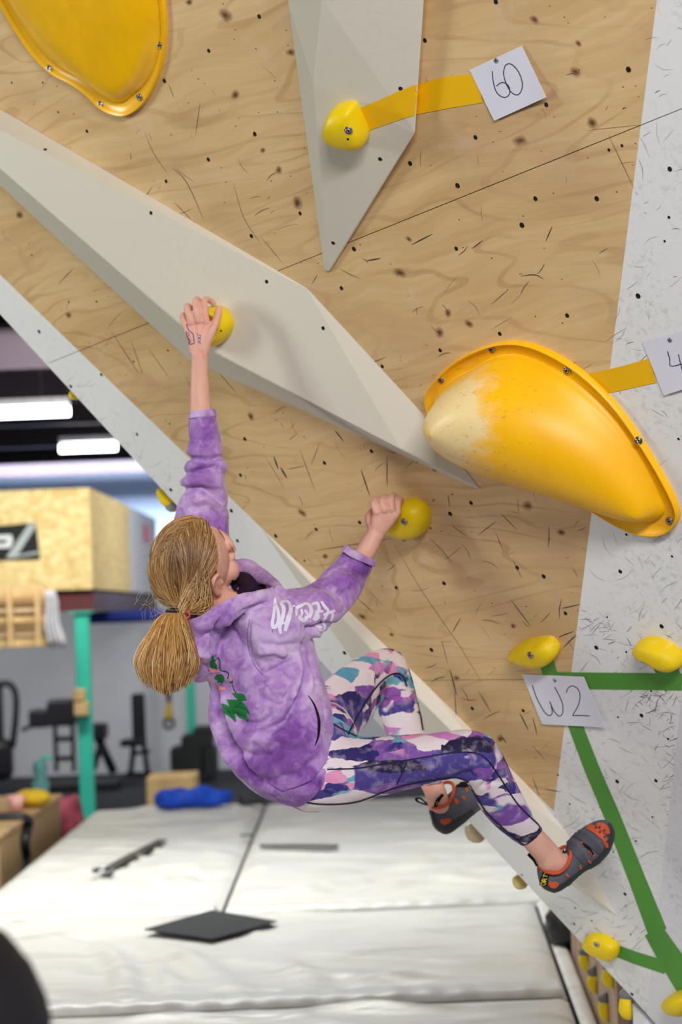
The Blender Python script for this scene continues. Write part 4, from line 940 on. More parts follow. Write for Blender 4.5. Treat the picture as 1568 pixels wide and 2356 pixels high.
for s in (-1, 1):                      # ears: rim, lobe and a hollow cup
    e = [hp(s*.072, -.004, .012), hp(s*.080, -.014, .026), hp(s*.084, -.028, .024), hp(s*.083, -.032, .004), hp(s*.078, -.020, -.020), hp(s*.073, -.008, -.026)]
    head.append(tube(e, [.005, .005, .0052, .005, .0065, .006], 8, m=22))
    head.append(ellipsoid(hp(s*.072, -.016, .0), [hR*.006+hF*.001, hF*.018, hU*.026], 14, 8))
    head.append(ellipsoid(hp(s*.077, -.001, -.004), [hR*.004, hF*.004, hU*.007], 10, 6))
body = head[:]
body.append(tube([hp(0, -.015, -.04), (hp(0, -.02, -.09)+P(525, 1385, 4.27))/2, P(545, 1420, 4.27), P(560, 1460, 4.27)], [.046, .044, .048, .055], 16, m=14))
body.append(seclofts([((500, 1440), (640, 1420), 4.26, .05), ((520, 1520), (690, 1500), 4.26, .06), ((520, 1640), (715, 1570), 4.26, .065), ((560, 1740), (740, 1640), 4.27, .07), ((640, 1820), (760, 1690), 4.28, .07), ((690, 1840), (770, 1700), 4.28, .05)], 24))
# arms
body.append(limb([(510, 1330, 4.36, .03), (470, 1260, 4.42, .030), (472, 1120, 4.43, .026), (466, 1010, 4.43, .024), (461, 940, 4.43, .0232), (459, 870, 4.43, .0195), (459, 812, 4.425, .0178)]))
body.append(limb([(600, 1440, 4.22, .035), (650, 1425, 4.21, .030), (756, 1374, 4.31, .020), (804, 1322, 4.37, .018), (838, 1272, 4.405, .0215), (864, 1228, 4.41, .0185)]))
# left hand: back of the hand to the camera, fingers over the hold
def finger(L): 
    pts = np.array([P(a, b, c) for a, b, c, _ in L]); return tube(pts, [r for *_, r in L], 10, m=len(L)*4)
def knobs(L): return [ellipsoid(P(a, b, c), np.eye(3)*r*1.06, 10, 8) for a, b, c, r in L]
LH = [[(474, 744, 4.421, .0085), (471, 718, 4.418, .0080), (469, 695, 4.428, .0078), (476, 689, 4.450, .0074), (487, 694, 4.464, .0070), (493, 702, 4.470, .0062)],
      [(457, 742, 4.418, .0088), (453, 716, 4.414, .0082), (450, 695, 4.426, .0080), (452, 689, 4.448, .0075), (458, 693, 4.468, .0070), (463, 700, 4.476, .0062)],
      [(440, 746, 4.420, .0085), (434, 724, 4.418, .0078), (430, 709, 4.428, .0076), (431, 704, 4.448, .0072), (437, 707, 4.466, .0066), (443, 712, 4.474, .006)],
      [(430, 757, 4.428, .0078), (423, 740, 4.430, .0070), (420, 729, 4.440, .0068), (421, 725, 4.456, .0064), (427, 727, 4.470, .006), (432, 731, 4.476, .0055)],
      [(472, 790, 4.424, .0125), (486, 764, 4.420, .0098), (495, 742, 4.424, .0088), (501, 722, 4.434, .0082), (503, 708, 4.444, .0074)]]
for L in LH: body.append(finger(L)); body += knobs([L[1], L[2]]) if L is not LH[4] else knobs([L[2]])
for a, b, r in (((459, 806), (474, 744), .0125), ((458, 806), (457, 742), .0130), ((455, 806), (441, 746), .0125), ((452, 808), (431, 757), .0115), ((466, 804), (484, 766), .0115)):
    body.append(tube([P(*a, 4.428), P((a[0]+b[0])/2, (a[1]+b[1])/2, 4.424), P(*b, 4.424)], [.0165, r, .0088], 12, m=10))
# right hand: knuckles up, fingers pulling over the top of the hold
RH = [[(866, 1178, 4.395, .0088), (860, 1160, 4.402, .0082), (866, 1150, 4.425, .0078), (876, 1154, 4.448, .0072), (882, 1162, 4.458, .0064)],
      [(884, 1172, 4.392, .0090), (880, 1154, 4.398, .0085), (885, 1144, 4.424, .0080), (894, 1149, 4.448, .0073), (899, 1157, 4.458, .0066)],
      [(900, 1170, 4.394, .0088), (899, 1149, 4.400, .0084), (904, 1140, 4.426, .0080), (911, 1146, 4.448, .0073), (915, 1155, 4.458, .0065)],
      [(914, 1176, 4.402, .0080), (915, 1157, 4.408, .0076), (919, 1149, 4.428, .0072), (924, 1155, 4.446, .0066), (927, 1162, 4.454, .0058)],
      [(858, 1215, 4.410, .0115), (850, 1202, 4.420, .0095), (848, 1190, 4.432, .0086), (854, 1178, 4.446, .0078), (862, 1170, 4.454, .0066)]]
for L in RH: body.append(finger(L)); body += knobs([L[0], L[1]])
for b, r in (((866, 1178), .0125), ((884, 1172), .0135), ((900, 1172), .0135), ((913, 1178), .0125)):
    body.append(tube([P(864, 1230, 4.412), P((868+b[0])/2, (1222+b[1])/2, 4.405), P(*b, 4.398)], [.0165, r+.002, .0092], 12, m=10))
body.append(limb([(866, 1226, 4.412, .017), (862, 1212, 4.412, .014), (856, 1200, 4.42, .010)]))
# legs and feet
body.append(limb([(730, 1770, 4.27, .045), (900, 1758, 4.23, .04), (1085, 1745, 4.215, .032), (1135, 1800, 4.26, .028), (1205, 1905, 4.325, .022), (1225, 1928, 4.335, .0262), (1252, 1958, 4.355, .0275), (1272, 1982, 4.372, .030), (1310, 1985, 4.40, .026), (1360, 1950, 4.42, .022), (1390, 1925, 4.43, .014)]))
body.append(limb([(750, 1665, 4.38, .045), (825, 1605, 4.53, .034), (900, 1552, 4.63, .022), (922, 1625, 4.648, .022), (965, 1755, 4.637, .022), (998, 1815, 4.625, .0245), (1015, 1860, 4.63, .026), (1060, 1850, 4.66, .025), (1100, 1830, 4.68, .015)]))
BV, BF, BN_ = remesh(body, .0021, 4, .5)
def m_skin():
    t = NT('skin'); co = t.coord(); a = t.noise(co, 16, 4, .6); b = t.noise(co, 60, 3)
    col = t.ramp(a.outputs[0], [(.3, lin((214, 160, 142))), (.5, lin((226, 176, 158))), (.72, lin((226, 150, 138)))])
    t.bump(b.outputs[0], .08, .002); m = t.out(col, .5, .35)
    t.b.inputs['Subsurface Weight'].default_value = .12; t.b.inputs['Subsurface Radius'].default_value = (.012, .005, .003); t.b.inputs['Subsurface Scale'].default_value = .6
    return m
SKIN = m_skin()
person = mesh('person', BV, BF, SKIN, smooth=True, origin=P(690, 1850, 4.25)); tag(person, 'climber in tie-dye purple hoodie and patterned leggings hanging from two yellow holds', 'person')
regVF('body', BV, BF)
# --- clothes
def m_tiedye():
    t = NT('purple_tie_dye'); co = t.coord()
    w = t.noise(co, 5, 4, .6); ad = t.n('VectorMath', operation='MULTIPLY_ADD'); t.l(w.outputs['Color'], ad.inputs[0]); ad.inputs[1].default_value = (.22, .22, .22); t.l(co, ad.inputs[2])
    a = t.noise(ad.outputs[0], 7, 6, .62, .8); b = t.noise(ad.outputs[0], 26, 5, .6, .6); c = t.noise(co, 3.0, 2)
    f = t.mix(.35, a.outputs[0], b.outputs[0]); f = t.mix(.3, f, c.outputs[0])
    col = t.ramp(f, [(.35, lin((98, 50, 132))), (.43, lin((136, 86, 168))), (.495, lin((168, 126, 194))), (.565, lin((198, 168, 216))), (.67, lin((224, 206, 232)))])
    nb = t.noise(co, 320, 2); t.bump(nb.outputs[0], .12, .001)
    m = t.out(col, .85, .12); t.b.inputs['Sheen Weight'].default_value = .25; return m
DYE = m_tiedye()
torso = seclofts([((500, 1400), (590, 1370), 4.27, .06), ((476, 1450), (660, 1400), 4.26, .085, (10, 10)), ((476, 1510), (712, 1450), 4.25, .115, (14, 14)), ((480, 1575), (728, 1500), 4.25, .125, (14, 16)), ((487, 1640), (738, 1545), 4.25, .13, (14, 18)),
    ((500, 1705), (750, 1585), 4.25, .135, (16, 20)), ((530, 1768), (760, 1618), 4.25, .135, (18, 22)), ((578, 1815), (766, 1655), 4.26, .130, (22, 24)), ((632, 1840), (768, 1690), 4.26, .118, (24, 24)), ((664, 1846), (766, 1712), 4.26, .108, (24, 24))], 40)
slL = seclofts([((438, 949), (494, 942), 4.43, .030), ((434, 962), (497, 956), 4.43, .034), ((433, 985), (502, 980), 4.43, .036), ((434, 1010), (508, 1004), 4.43, .038), ((430, 1038), (511, 1032), 4.43, .040), ((437, 1054), (508, 1050), 4.43, .038), ((428, 1066), (516, 1060), 4.43, .044), ((426, 1080), (523, 1074), 4.43, .046), ((430, 1092), (518, 1094), 4.43, .043),
    ((417, 1106), (520, 1104), 4.43, .049), ((418, 1120), (518, 1116), 4.43, .048), ((426, 1128), (517, 1124), 4.43, .045), ((412, 1150), (522, 1140), 4.43, .050), ((401, 1188), (526, 1180), 4.43, .054), ((398, 1240), (529, 1240), 4.42, .058), ((430, 1330), (550, 1310), 4.38, .06), ((500, 1400), (590, 1380), 4.32, .06)], 90)
slR = seclofts([((800, 1256), (858, 1288), 4.40, .030), ((792, 1262), (862, 1296), 4.395, .036), ((772, 1290), (848, 1326), 4.375, .042), ((745, 1314), (834, 1356), 4.34, .048), ((722, 1338), (812, 1392), 4.30, .053), ((694, 1352), (775, 1432), 4.25, .058), ((655, 1356), (728, 1462), 4.21, .066), ((606, 1368), (690, 1496), 4.19, .078), ((560, 1392), (625, 1540), 4.19, .085), ((540, 1420), (580, 1520), 4.21, .06)], 60)
hood = [tube([P(*q) for q in ((432, 1452, 4.20), (470, 1440, 4.13), (520, 1408, 4.12), (580, 1378, 4.13), (628, 1362, 4.17))], [.020, .022, .022, .018, .012], 14, m=26),
        tube([P(*q) for q in ((640, 1362, 4.18), (622, 1342, 4.26), (592, 1322, 4.33), (560, 1306, 4.38), (520, 1320, 4.40))], [.014, .016, .018, .020, .018], 12, m=22),
        tube([P(*q) for q in ((520, 1320, 4.40), (450, 1380, 4.36), (425, 1430, 4.28), (432, 1456, 4.20))], [.02, .024, .026, .026], 12, m=18),
        seclofts([((428, 1436), (545, 1392), 4.21, .065), ((420, 1470), (522, 1430), 4.20, .085), ((424, 1505), (504, 1478), 4.20, .09), ((432, 1540), (494, 1522), 4.21, .075), ((440, 1562), (486, 1550), 4.22, .05), ((450, 1572), (474, 1568), 4.23, .02)], 24),
        seclofts([((545, 1405), (600, 1388), 4.155, .02), ((585, 1390), (630, 1372), 4.155, .02), ((620, 1380), (650, 1366), 4.165, .016)], 12)]
HV, HF, HN = remesh([torso, slL, slR]+hood, .0038, 3, .5)
FOLDS = [ # polyline in the photograph, width px, depth m (creases negative)
 ([(428,1052),(475,1060),(512,1052)],6,-.006),([(430,1042),(475,1048),(512,1040)],7,.004),([(441,1086),(500,1072),(520,1100)],6,-.007),([(428,1076),(470,1072),(500,1062)],8,.005),([(420,1124),(464,1122),(495,1140),(522,1168)],6,-.008),([(416,1110),(460,1106),(500,1118),(524,1140)],9,.006),
 ([(432,964),(470,968),(498,962)],4,-.003),([(436,1010),(480,1016),(506,1008)],5,-.003),([(480,1165),(500,1185),(512,1215)],6,-.008),([(430,1165),(470,1150),(505,1165)],9,.005),([(405,1180),(440,1165),(470,1170)],7,-.003),([(498,1030),(512,1080),(505,1110)],6,.003),
 ([(574,1427),(568,1470),(574,1510),(605,1553)],5,-.005),([(605,1553),(640,1535),(668,1520)],6,-.006),([(585,1500),(630,1495),(665,1510)],8,.006),([(697,1486),(703,1540),(690,1600),(654,1663),(600,1700)],7,-.008),([(682,1490),(690,1545),(676,1600),(640,1650)],8,.006),([(543,1662),(595,1665),(640,1640)],7,-.006),([(545,1645),(600,1648),(650,1615)],9,.004),
 ([(492,1580),(508,1635),(527,1700),(560,1760)],7,-.009),([(510,1590),(525,1640),(545,1695)],9,.006),([(655,1510),(668,1560),(656,1610),(660,1640)],5,-.003),([(520,1600),(570,1590),(620,1570),(650,1540)],8,-.004),([(560,1780),(620,1800),(690,1780),(740,1730)],8,-.004),([(600,1820),(660,1820),(730,1780)],6,.003),
 ([(720,1640),(735,1690),(728,1740)],7,.004),([(745,1600),(752,1660),(762,1700)],5,-.004),([(640,1700),(680,1710),(720,1690)],9,.003),([(533,1720),(580,1740),(640,1735)],8,-.004),([(570,1700),(620,1706),(660,1690)],8,.004),
 ([(640,1358),(690,1400),(720,1440)],7,-.004),([(700,1440),(722,1448),(745,1436),(765,1438)],6,-.010),([(722,1462),(745,1462),(762,1448)],7,.006),([(765,1330),(790,1350),(775,1365)],6,-.006),([(765,1320),(800,1330),(820,1345)],8,.005),([(735,1345),(780,1362),(800,1395)],8,-.004),([(805,1300),(835,1320),(845,1335)],7,-.004),
 ([(790,1272),(830,1285),(856,1305)],4,-.004),([(700,1365),(740,1372),(775,1400)],9,.005),([(640,1380),(660,1420),(690,1460)],9,.003),([(600,1480),(640,1490),(690,1480)],8,-.004),([(715,1440),(712,1465),(700,1482)],6,-.008),
 ([(490,1585),(503,1650),(528,1722),(562,1772),(600,1803)],7,-.012),([(482,1600),(492,1660),(514,1728),(550,1785)],6,.006),([(590,1800),(650,1822),(720,1800),(764,1742)],3,-.004),([(560,1690),(610,1680),(660,1655),(700,1610)],6,-.006),([(520,1640),(560,1650),(600,1645)],6,-.005),([(700,1500),(712,1560),(716,1600)],6,.005),([(712,1490),(722,1540),(726,1590)],5,-.006),([(615,1590),(660,1590),(690,1560)],8,.004),([(600,1600),(640,1625),(690,1605)],5,-.004),
 ([(430,1465),(460,1470),(500,1450)],6,-.005),([(440,1500),(470,1510),(500,1500)],7,.005),([(440,1540),(465,1530),(490,1535)],5,-.004),([(520,1404),(498,1440),(487,1500),(484,1560)],4,-.010),([(545,1412),(600,1392),(640,1385)],5,-.005),([(560,1370),(600,1350),(630,1352)],4,-.005),([(500,1425),(540,1440),(570,1425)],8,.003)]
def fold(V, N, folds):
    V = V.copy(); q = project(V); near = (N@FW) < .25; D = np.zeros(len(V))
    for pl, w, d in folds:
        e, par = seglen_dist(q[:, :2], pl); D += 1.7*d*np.exp(-(e/w)**2)*np.minimum(1, np.sin(np.pi*np.clip(par, .06, .94))*1.6)
    D = np.where(near, D, D*.25)
    for i in range(len(V)):
        v = Vector(V[i]); D[i] += .0016*noise.noise(v*14)+.0007*noise.noise(v*40)
    return V+N*D[:, None]
def normals(V, F):
    me = bpy.data.meshes.new('t'); me.from_pydata(V.tolist(), [], F); me.update(); N = np.zeros(len(V)*3); me.vertices.foreach_get('normal', N); bpy.data.meshes.remove(me); return N.reshape(-1, 3)
HV = fold(HV, HN, FOLDS)
hoodie = mesh('hoodie', HV, HF, DYE, person, smooth=True); tag(hoodie, 'purple tie-dye hoodie with white sleeve lettering'); regVF('hoodie', HV, HF)
def decal(name, strokes, m, parent, keys, off=.0008, step=3, across=3):
    parts = [ribbon(cr(np.array(p, float), max(6, len(p)*5)) if len(p) > 2 else p, w, keys, off, step, across) for p, w in strokes]
    parts = [p for p in parts if len(p[1])]; V, F = join(parts); return mesh(name, V, F, m, parent, smooth=True)
PRW = plain('white_print', (226, 222, 240), .6, .3, 0, .03); LEAF = plain('green_print', (34, 118, 58), .7, .2, 0, .25, 40); PNK = plain('pink_print', (236, 150, 160), .7, .2, 0, .1); LINE = plain('dark_stitch', (40, 28, 60), .8, .1, 0, .1)
K2 = 306/1568  # zoom helper scale of the sleeve crop
def z6(L): return [(640+x*320/1568, 1280+y*240/1176) for x, y in L]
decal('sleeve_print', [
 ([(631, 1376), (636, 1395), (641, 1418), (638, 1436), (629, 1444), (626, 1434), (630, 1408), (631, 1380)], [1.83, 3.17, 3.90, 4.15, 3.90, 3.42, 3.17, 1.83]),
 ([(644, 1387), (652, 1400), (650, 1420), (645, 1434), (643, 1446), (645, 1458)], [3.17, 4.15, 4.15, 4.15, 4.39, 2.93]), ([(646, 1386), (660, 1385), (668, 1398), (665, 1416), (660, 1434), (655, 1452)], [2.44, 3.66, 4.88, 5.37, 5.37, 3.66]), ([(648, 1437), (653, 1432), (657, 1440)], [1.95, 2.44, 1.95]), ([(668, 1398), (678, 1394)], 2.2),
 ([(681, 1417), (682, 1400), (694, 1393), (703, 1388)], [1.83, 3.66, 3.90, 2.68]), ([(692, 1402), (694, 1412), (689, 1422), (699, 1427), (706, 1418)], [2.44, 2.93, 4.15, 5.12, 3.90]), ([(703, 1388), (712, 1395), (715, 1408), (711, 1422)], [2.68, 4.15, 4.64, 2.68]), ([(700, 1404), (706, 1412), (709, 1420)], 2.2),
 ([(716, 1392), (728, 1388), (733, 1402), (726, 1415), (720, 1427)], [2.44, 3.90, 3.90, 3.90, 2.93]), ([(722, 1427), (730, 1420), (728, 1408), (742, 1407)], [3.66, 4.88, 3.66, 2.68]), ([(738, 1384), (746, 1396), (754, 1406), (748, 1419), (742, 1431), (746, 1443), (742, 1451), (732, 1448)], [2.68, 3.90, 3.42, 3.42, 3.42, 2.93, 3.17, 2.44]), ([(742, 1415), (755, 1410), (770, 1405)], [1.95, 3.42, 2.44]), ([(760, 1405), (764, 1415), (760, 1429)], [2.44, 2.93, 2.93]),
 ([(723, 1438), (732, 1443), (740, 1443)], [1.83, 2.93, 2.68])], PRW, hoodie, ['hoodie'], .0010, 2, 3)
def z7(L): return [(430+x*370/1568, 1380+y*320/1356) for x, y in L]
decal('leaf_print', [
 (z7([(245, 545), (250, 590), (250, 640), (262, 690)]), [1, 4, 7, 6, 1]), (z7([(240, 600), (275, 640), (290, 690)]), [1, 4, 4, 1]), (z7([(272, 770), (300, 758), (330, 770), (366, 795)]), [1, 7, 11, 8, 1]), (z7([(440, 912), (480, 930), (530, 950), (582, 978)]), [1, 5, 8, 8, 1]),
 (z7([(392, 975), (450, 1015), (510, 1050), (560, 1075), (612, 1112)]), [1, 9, 16, 14, 8, .5]), (z7([(342, 1012), (390, 1065), (430, 1110), (455, 1150), (474, 1192)]), [1, 6, 10, 9, 5, .5]), (z7([(490, 1110), (540, 1130), (575, 1155), (602, 1188)]), [4, 8, 7, 4, .5]), (z7([(426, 786), (434, 800), (440, 815)]), [3, 5, 3])], LEAF, hoodie, ['hoodie'], .0009, 2, 6)
decal('flower_print', [(z7([(205, 665), (250, 690), (330, 700)]), [3, 5, 2]), (z7([(215, 770), (230, 800)]), [4, 3]), (z7([(290, 820), (320, 860), (380, 870)]), [2, 5, 2]), (z7([(425, 775), (440, 778)]), [4.5, 5, 4])], PNK, hoodie, ['hoodie'], .0014)
decal('stem_print', [(z7([(262, 600), (300, 562), (325, 600), (330, 680), (385, 700)]), 1.), (z7([(370, 690), (410, 720), (400, 770)]), 1.), (z7([(445, 820), (460, 870), (480, 905)]), .8), (z7([(350, 800), (340, 825)]), .8), (z7([(470, 1040), (560, 1060), (605, 1100)]), .7), (z7([(480, 1040), (530, 1000)]), .6), (z7([(380, 1050), (450, 1150)]), .7)], plain('stem_ink', (18, 70, 40), .7), hoodie, ['hoodie'], .0016)
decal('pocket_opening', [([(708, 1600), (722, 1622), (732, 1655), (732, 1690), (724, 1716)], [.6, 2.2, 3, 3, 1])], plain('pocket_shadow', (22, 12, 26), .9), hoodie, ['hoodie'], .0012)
for q in ([([(574, 1424), (569, 1460), (573, 1500), (588, 1535), (606, 1554)], .5)], [([(632, 1388), (630, 1420), (626, 1456)], [1.5, 1.2, .6])]): decal('armhole_seam', q, plain('seam_purple', (96, 56, 120), .9), hoodie, ['hoodie'], .0006)
decal('collar_shade', [([(533, 1332), (538, 1346), (540, 1362)], [2, 7, 8, 2]), ([(545, 1330), (560, 1328), (572, 1338)], [2, 3.5, 4, 2])], plain('collar_dark', (26, 12, 24), .9), hoodie, ['hoodie', 'body'], .0030)  # dark patches painted for the shade inside the collar
V, F = remesh([ellipsoid(P(580, 1350, 4.33), [RT*.040+UP*-.02, UP*.026, FW*.05]), ellipsoid(P(560, 1378, 4.29), [RT*.03, UP*.022, FW*.04])], .004, 3)[:2]; mesh('hood_shade_fill', V, F, plain('hood_shade_dark', (34, 16, 36), .9), hoodie, smooth=True)  # dark filler added in the neck gap for the shade inside the hood
# cuffs
for s in (0, 1):
    R = [sec((435, 948), (496, 941), 4.43, .033), sec((433, 962), (498, 956), 4.43, .0345), sec((434, 964), (497, 958), 4.43, .033)] if s == 0 else [sec((793, 1252), (865, 1290), 4.40, .038), sec((786, 1264), (863, 1303), 4.39, .043), sec((786, 1268), (858, 1304), 4.385, .041)]
    V, F = loft(cr(np.array(R).reshape(3, -1), 7).reshape(7, -1, 3), False); o = mesh('cuff', V, F, DYE, hoodie, smooth=True); o.modifiers.new('t', 'SOLIDIFY').thickness = .004
# --- leggings
def m_leg():
    t = NT('patterned_leggings'); co = t.coord()
    w = t.noise(co, 11, 4, .6); ad = t.n('VectorMath', operation='MULTIPLY_ADD'); t.l(w.outputs['Color'], ad.inputs[0]); ad.inputs[1].default_value = (.038, .038, .038); t.l(co, ad.inputs[2])
    mp = t.n('Mapping'); mp.inputs['Rotation'].default_value = (.3, .75, .2); mp.inputs['Scale'].default_value = (8, 14, 32); t.l(ad.outputs[0], mp.inputs[0])
    v = t.n('TexVoronoi'); v.inputs['Scale'].default_value = 1.0; t.l(mp.outputs[0], v.inputs['Vector'])
    sp = t.n('SeparateColor'); t.l(v.outputs['Color'], sp.inputs[0])
    c1 = t.ramp(sp.outputs[0], [(0, lin((228, 216, 222))), (.30, lin((48, 42, 104))), (.43, lin((232, 222, 226))), (.57, lin((124, 82, 164))), (.65, lin((92, 156, 186))), (.73, lin((76, 66, 140))), (.86, lin((198, 128, 196))), (.92, lin((36, 30, 66)))], 'CONSTANT')
    mp2 = t.n('Mapping'); mp2.inputs['Rotation'].default_value = (.2, .9, .1); mp2.inputs['Scale'].default_value = (22, 26, 60); t.l(ad.outputs[0], mp2.inputs[0])
    v2 = t.n('TexVoronoi'); v2.inputs['Scale'].default_value = 1.0; t.l(mp2.outputs[0], v2.inputs['Vector']); sp2 = t.n('SeparateColor'); t.l(v2.outputs['Color'], sp2.inputs[0])
    c2 = t.ramp(sp2.outputs[1], [(0, lin((226, 212, 220))), (.2, lin((150, 88, 170))), (.35, lin((60, 54, 128))), (.5, lin((226, 150, 190))), (.62, lin((230, 220, 226))), (.8, lin((104, 172, 192))), (.9, lin((50, 40, 92)))], 'CONSTANT')
    msk = t.noise(co, 8, 2); mf = t.ramp(msk.outputs[0], [(.50, (0, 0, 0, 1)), (.53, (1, 1, 1, 1))]); c3 = t.mix(mf, c1, c2)
    sm = t.noise(ad.outputs[0], 40, 4, .6); c4 = t.mix(t.ramp(sm.outputs[0], [(.5, (0, 0, 0, 1)), (.75, (.4, .4, .4, 1))]), c3, lin((214, 200, 216)))
    t.bump(t.noise(co, 400, 2).outputs[0], .06, .001)
    return t.out(c4, .7, .2)
LEG = m_leg()
legR = seclofts([((750, 1640), (640, 1840), 4.26, .10), ((772, 1672), (700, 1866), 4.25, .098), ((800, 1690), (760, 1862), 4.24, .088), ((860, 1696), (820, 1846), 4.23, .078), ((950, 1690), (928, 1818), 4.215, .066), ((1035, 1682), (1025, 1795), 4.21, .058), ((1085, 1680), (1062, 1795), 4.205, .055),
    ((1125, 1694), (1074, 1802), 4.205, .054), ((1152, 1726), (1082, 1815), 4.215, .053), ((1178, 1780), (1098, 1850), 4.25, .051), ((1208, 1842), (1132, 1893), 4.29, .045), ((1234, 1888), (1172, 1928), 4.32, .038), ((1249, 1906), (1202, 1946), 4.34, .034)], 70)
legL = seclofts([((730, 1640), (720, 1760), 4.34, .09), ((735, 1585), (790, 1720), 4.40, .088), ((795, 1528), (838, 1672), 4.50, .078), ((855, 1498), (868, 1632), 4.58, .068), ((898, 1492), (880, 1618), 4.63, .062), ((930, 1512), (872, 1618), 4.65, .058), ((948, 1560), (868, 1630), 4.652, .054), ((963, 1620), (874, 1652), 4.65, .052), ((980, 1690), (893, 1700), 4.645, .049), ((1002, 1755), (930, 1765), 4.635, .042), ((1020, 1798), (962, 1802), 4.625, .034)], 60)
LV, LF_, LN = remesh([legR, legL, ellipsoid(P(745, 1720, 4.31), [RT*.075, UP*.10, FW*.12])], .004, 4, .5)
LF2 = [([(1066,1720),(1085,1745),(1078,1795)],5,-.004),([(1040,1790),(1070,1780),(1100,1790)],6,-.004),([(1090,1700),(1120,1730),(1150,1760)],7,.002),([(800,1690),(830,1720),(850,1760)],8,-.002),([(870,1630),(900,1610),(930,1600)],7,-.004),([(1100,1815),(1120,1800),(1150,1800)],5,-.003)]
LV = fold(LV, LN, LF2)
# slim the far side noise: leggings are tight
leg = mesh('leggings', LV, LF_, LEG, person, smooth=True); tag(leg, 'tight leggings in white, navy, purple and teal brush print'); regVF('legs', LV, LF_)
NAVY = plain('navy_piping', (30, 28, 62), .7, .2, 0, .1)
decal('seam_piping', [([(752, 1770), (820, 1768), (880, 1758), (960, 1745), (1040, 1732), (1090, 1732), (1120, 1748), (1150, 1790), (1190, 1850), (1240, 1900)], 1.7), ([(935, 1752), (925, 1778), (912, 1805)], 1.5), ([(685, 1842), (740, 1850), (820, 1845), (900, 1815), (960, 1800), (1040, 1790), (1078, 1800)], 1.7),
    ([(1078, 1805), (1098, 1836), (1120, 1870), (1160, 1908), (1204, 1944)], 1.8), ([(800, 1690), (820, 1650), (850, 1600), (880, 1565), (905, 1550), (925, 1555), (935, 1580)], 2.0), ([(760, 1662), (790, 1680), (820, 1694)], 1.6), ([(940, 1540), (958, 1600), (972, 1680)], 1.8), ([(748, 1775), (735, 1810), (715, 1835)], 1.2), ([(1250, 1900), (1240, 1918), (1205, 1946)], 1.6)], NAVY, leg, ['legs'], .0008, 4, 2)
# --- shoes
SHOE = plain('slate_microfibre', (86, 88, 98), .65, .3, 0, .18, 30, .15, 200); RUBB = plain('black_rubber', (48, 49, 54), .55, .35, 0, .15, 25); ORG = plain('orange_lining', (200, 88, 54), .7, .2, 0, .12, 40); TABM = plain('black_webbing', (26, 25, 26), .8, .1); YTX = plain('yellow_stitching', (206, 186, 50), .7)
ALPH = {'O': [[(0, .1), (0, .9), (.5, 1), (.6, .8), (.6, .2), (.5, 0), (.1, 0), (0, .1)]], 'R': [[(0, 0), (0, 1), (.5, 1), (.6, .75), (.5, .5), (0, .5)], [(.3, .5), (.6, 0)]], 'T': [[(0, 1), (.7, 1)], [(.35, 1), (.35, 0)]], 'I': [[(.1, 0), (.1, 1)]], 'V': [[(0, 1), (.3, 0), (.6, 1)]],
        'S': [[(.6, .9), (.3, 1), (0, .8), (.1, .55), (.5, .45), (.6, .2), (.3, 0), (0, .1)]], 'P': [[(0, 0), (0, 1), (.5, 1), (.6, .75), (.5, .5), (0, .5)]], 'A': [[(0, 0), (.3, 1), (.6, 0)], [(.12, .4), (.48, .4)]], 'L': [[(0, 1), (0, 0), (.5, 0)]]}
def lettering(name, text, org, dx, dy, m, parent, keys, w=.6):
    st = []; x = 0
    for chh in text:
        for s in ALPH[chh]: st.append(([(org[0]+dx[0]*(x+a)+dy[0]*b, org[1]+dx[1]*(x+a)+dy[1]*b) for a, b in s], w))
        x += .9 if chh != 'I' else .45
    parts = [ribbon(p, w, keys, .0048, 2, 1) for p, w in st]; parts = [p for p in parts if len(p[1])]
    if parts: V, F = join(parts); mesh(name, V, F, m, parent)
def shoe(key, S_, collar, label):
    V, F = seclofts(S_, 46); V = V.copy()
    o = mesh('climbing_shoe', V, F, SHOE, person, smooth=True); tag(o, label); regVF(key, V, F)
    pts = [P(*q) for q in collar]; V, F = tube(pts, .0040, 8, m=30, closed=True); mesh('collar', V, F, ORG, o, smooth=True)
    return o
sR = shoe('shoeR', [((1235, 2004), (1240, 2030), 4.375, .012), ((1238, 1994), (1250, 2045), 4.375, .028), ((1264, 1994), (1278, 2053), 4.38, .033), ((1295, 1975), (1308, 2036), 4.39, .035), ((1306, 1935), (1340, 2008), 4.40, .037), ((1335, 1908), (1372, 1990), 4.415, .041), ((1368, 1890), (1400, 1962), 4.43, .038), ((1392, 1887), (1412, 1930), 4.44, .026), ((1406, 1895), (1413, 1912), 4.445, .010)],
    [(1238, 1992, 4.372), (1260, 2007, 4.345), (1286, 2007, 4.342), (1306, 1988, 4.350), (1312, 1958, 4.372), (1298, 1948, 4.395), (1270, 1966, 4.41), (1246, 1984, 4.40)], 'slate and orange climbing shoe on the near foot against the wall')
sL = shoe('shoeL', [((988, 1872), (994, 1898), 4.63, .012), ((986, 1855), (1006, 1912), 4.63, .026), ((1006, 1848), (1030, 1919), 4.635, .033), ((1036, 1822), (1062, 1898), 4.645, .035), ((1056, 1802), (1092, 1872), 4.66, .037), ((1090, 1790), (1122, 1850), 4.68, .038), ((1120, 1790), (1142, 1830), 4.69, .024), ((1136, 1796), (1146, 1812), 4.695, .01)],
    [(986, 1853, 4.628), (1004, 1858, 4.600), (1026, 1852, 4.600), (1040, 1830, 4.606), (1042, 1806, 4.625), (1024, 1800, 4.65), (1000, 1820, 4.655)], 'slate and orange climbing shoe on the far foot behind the calf')
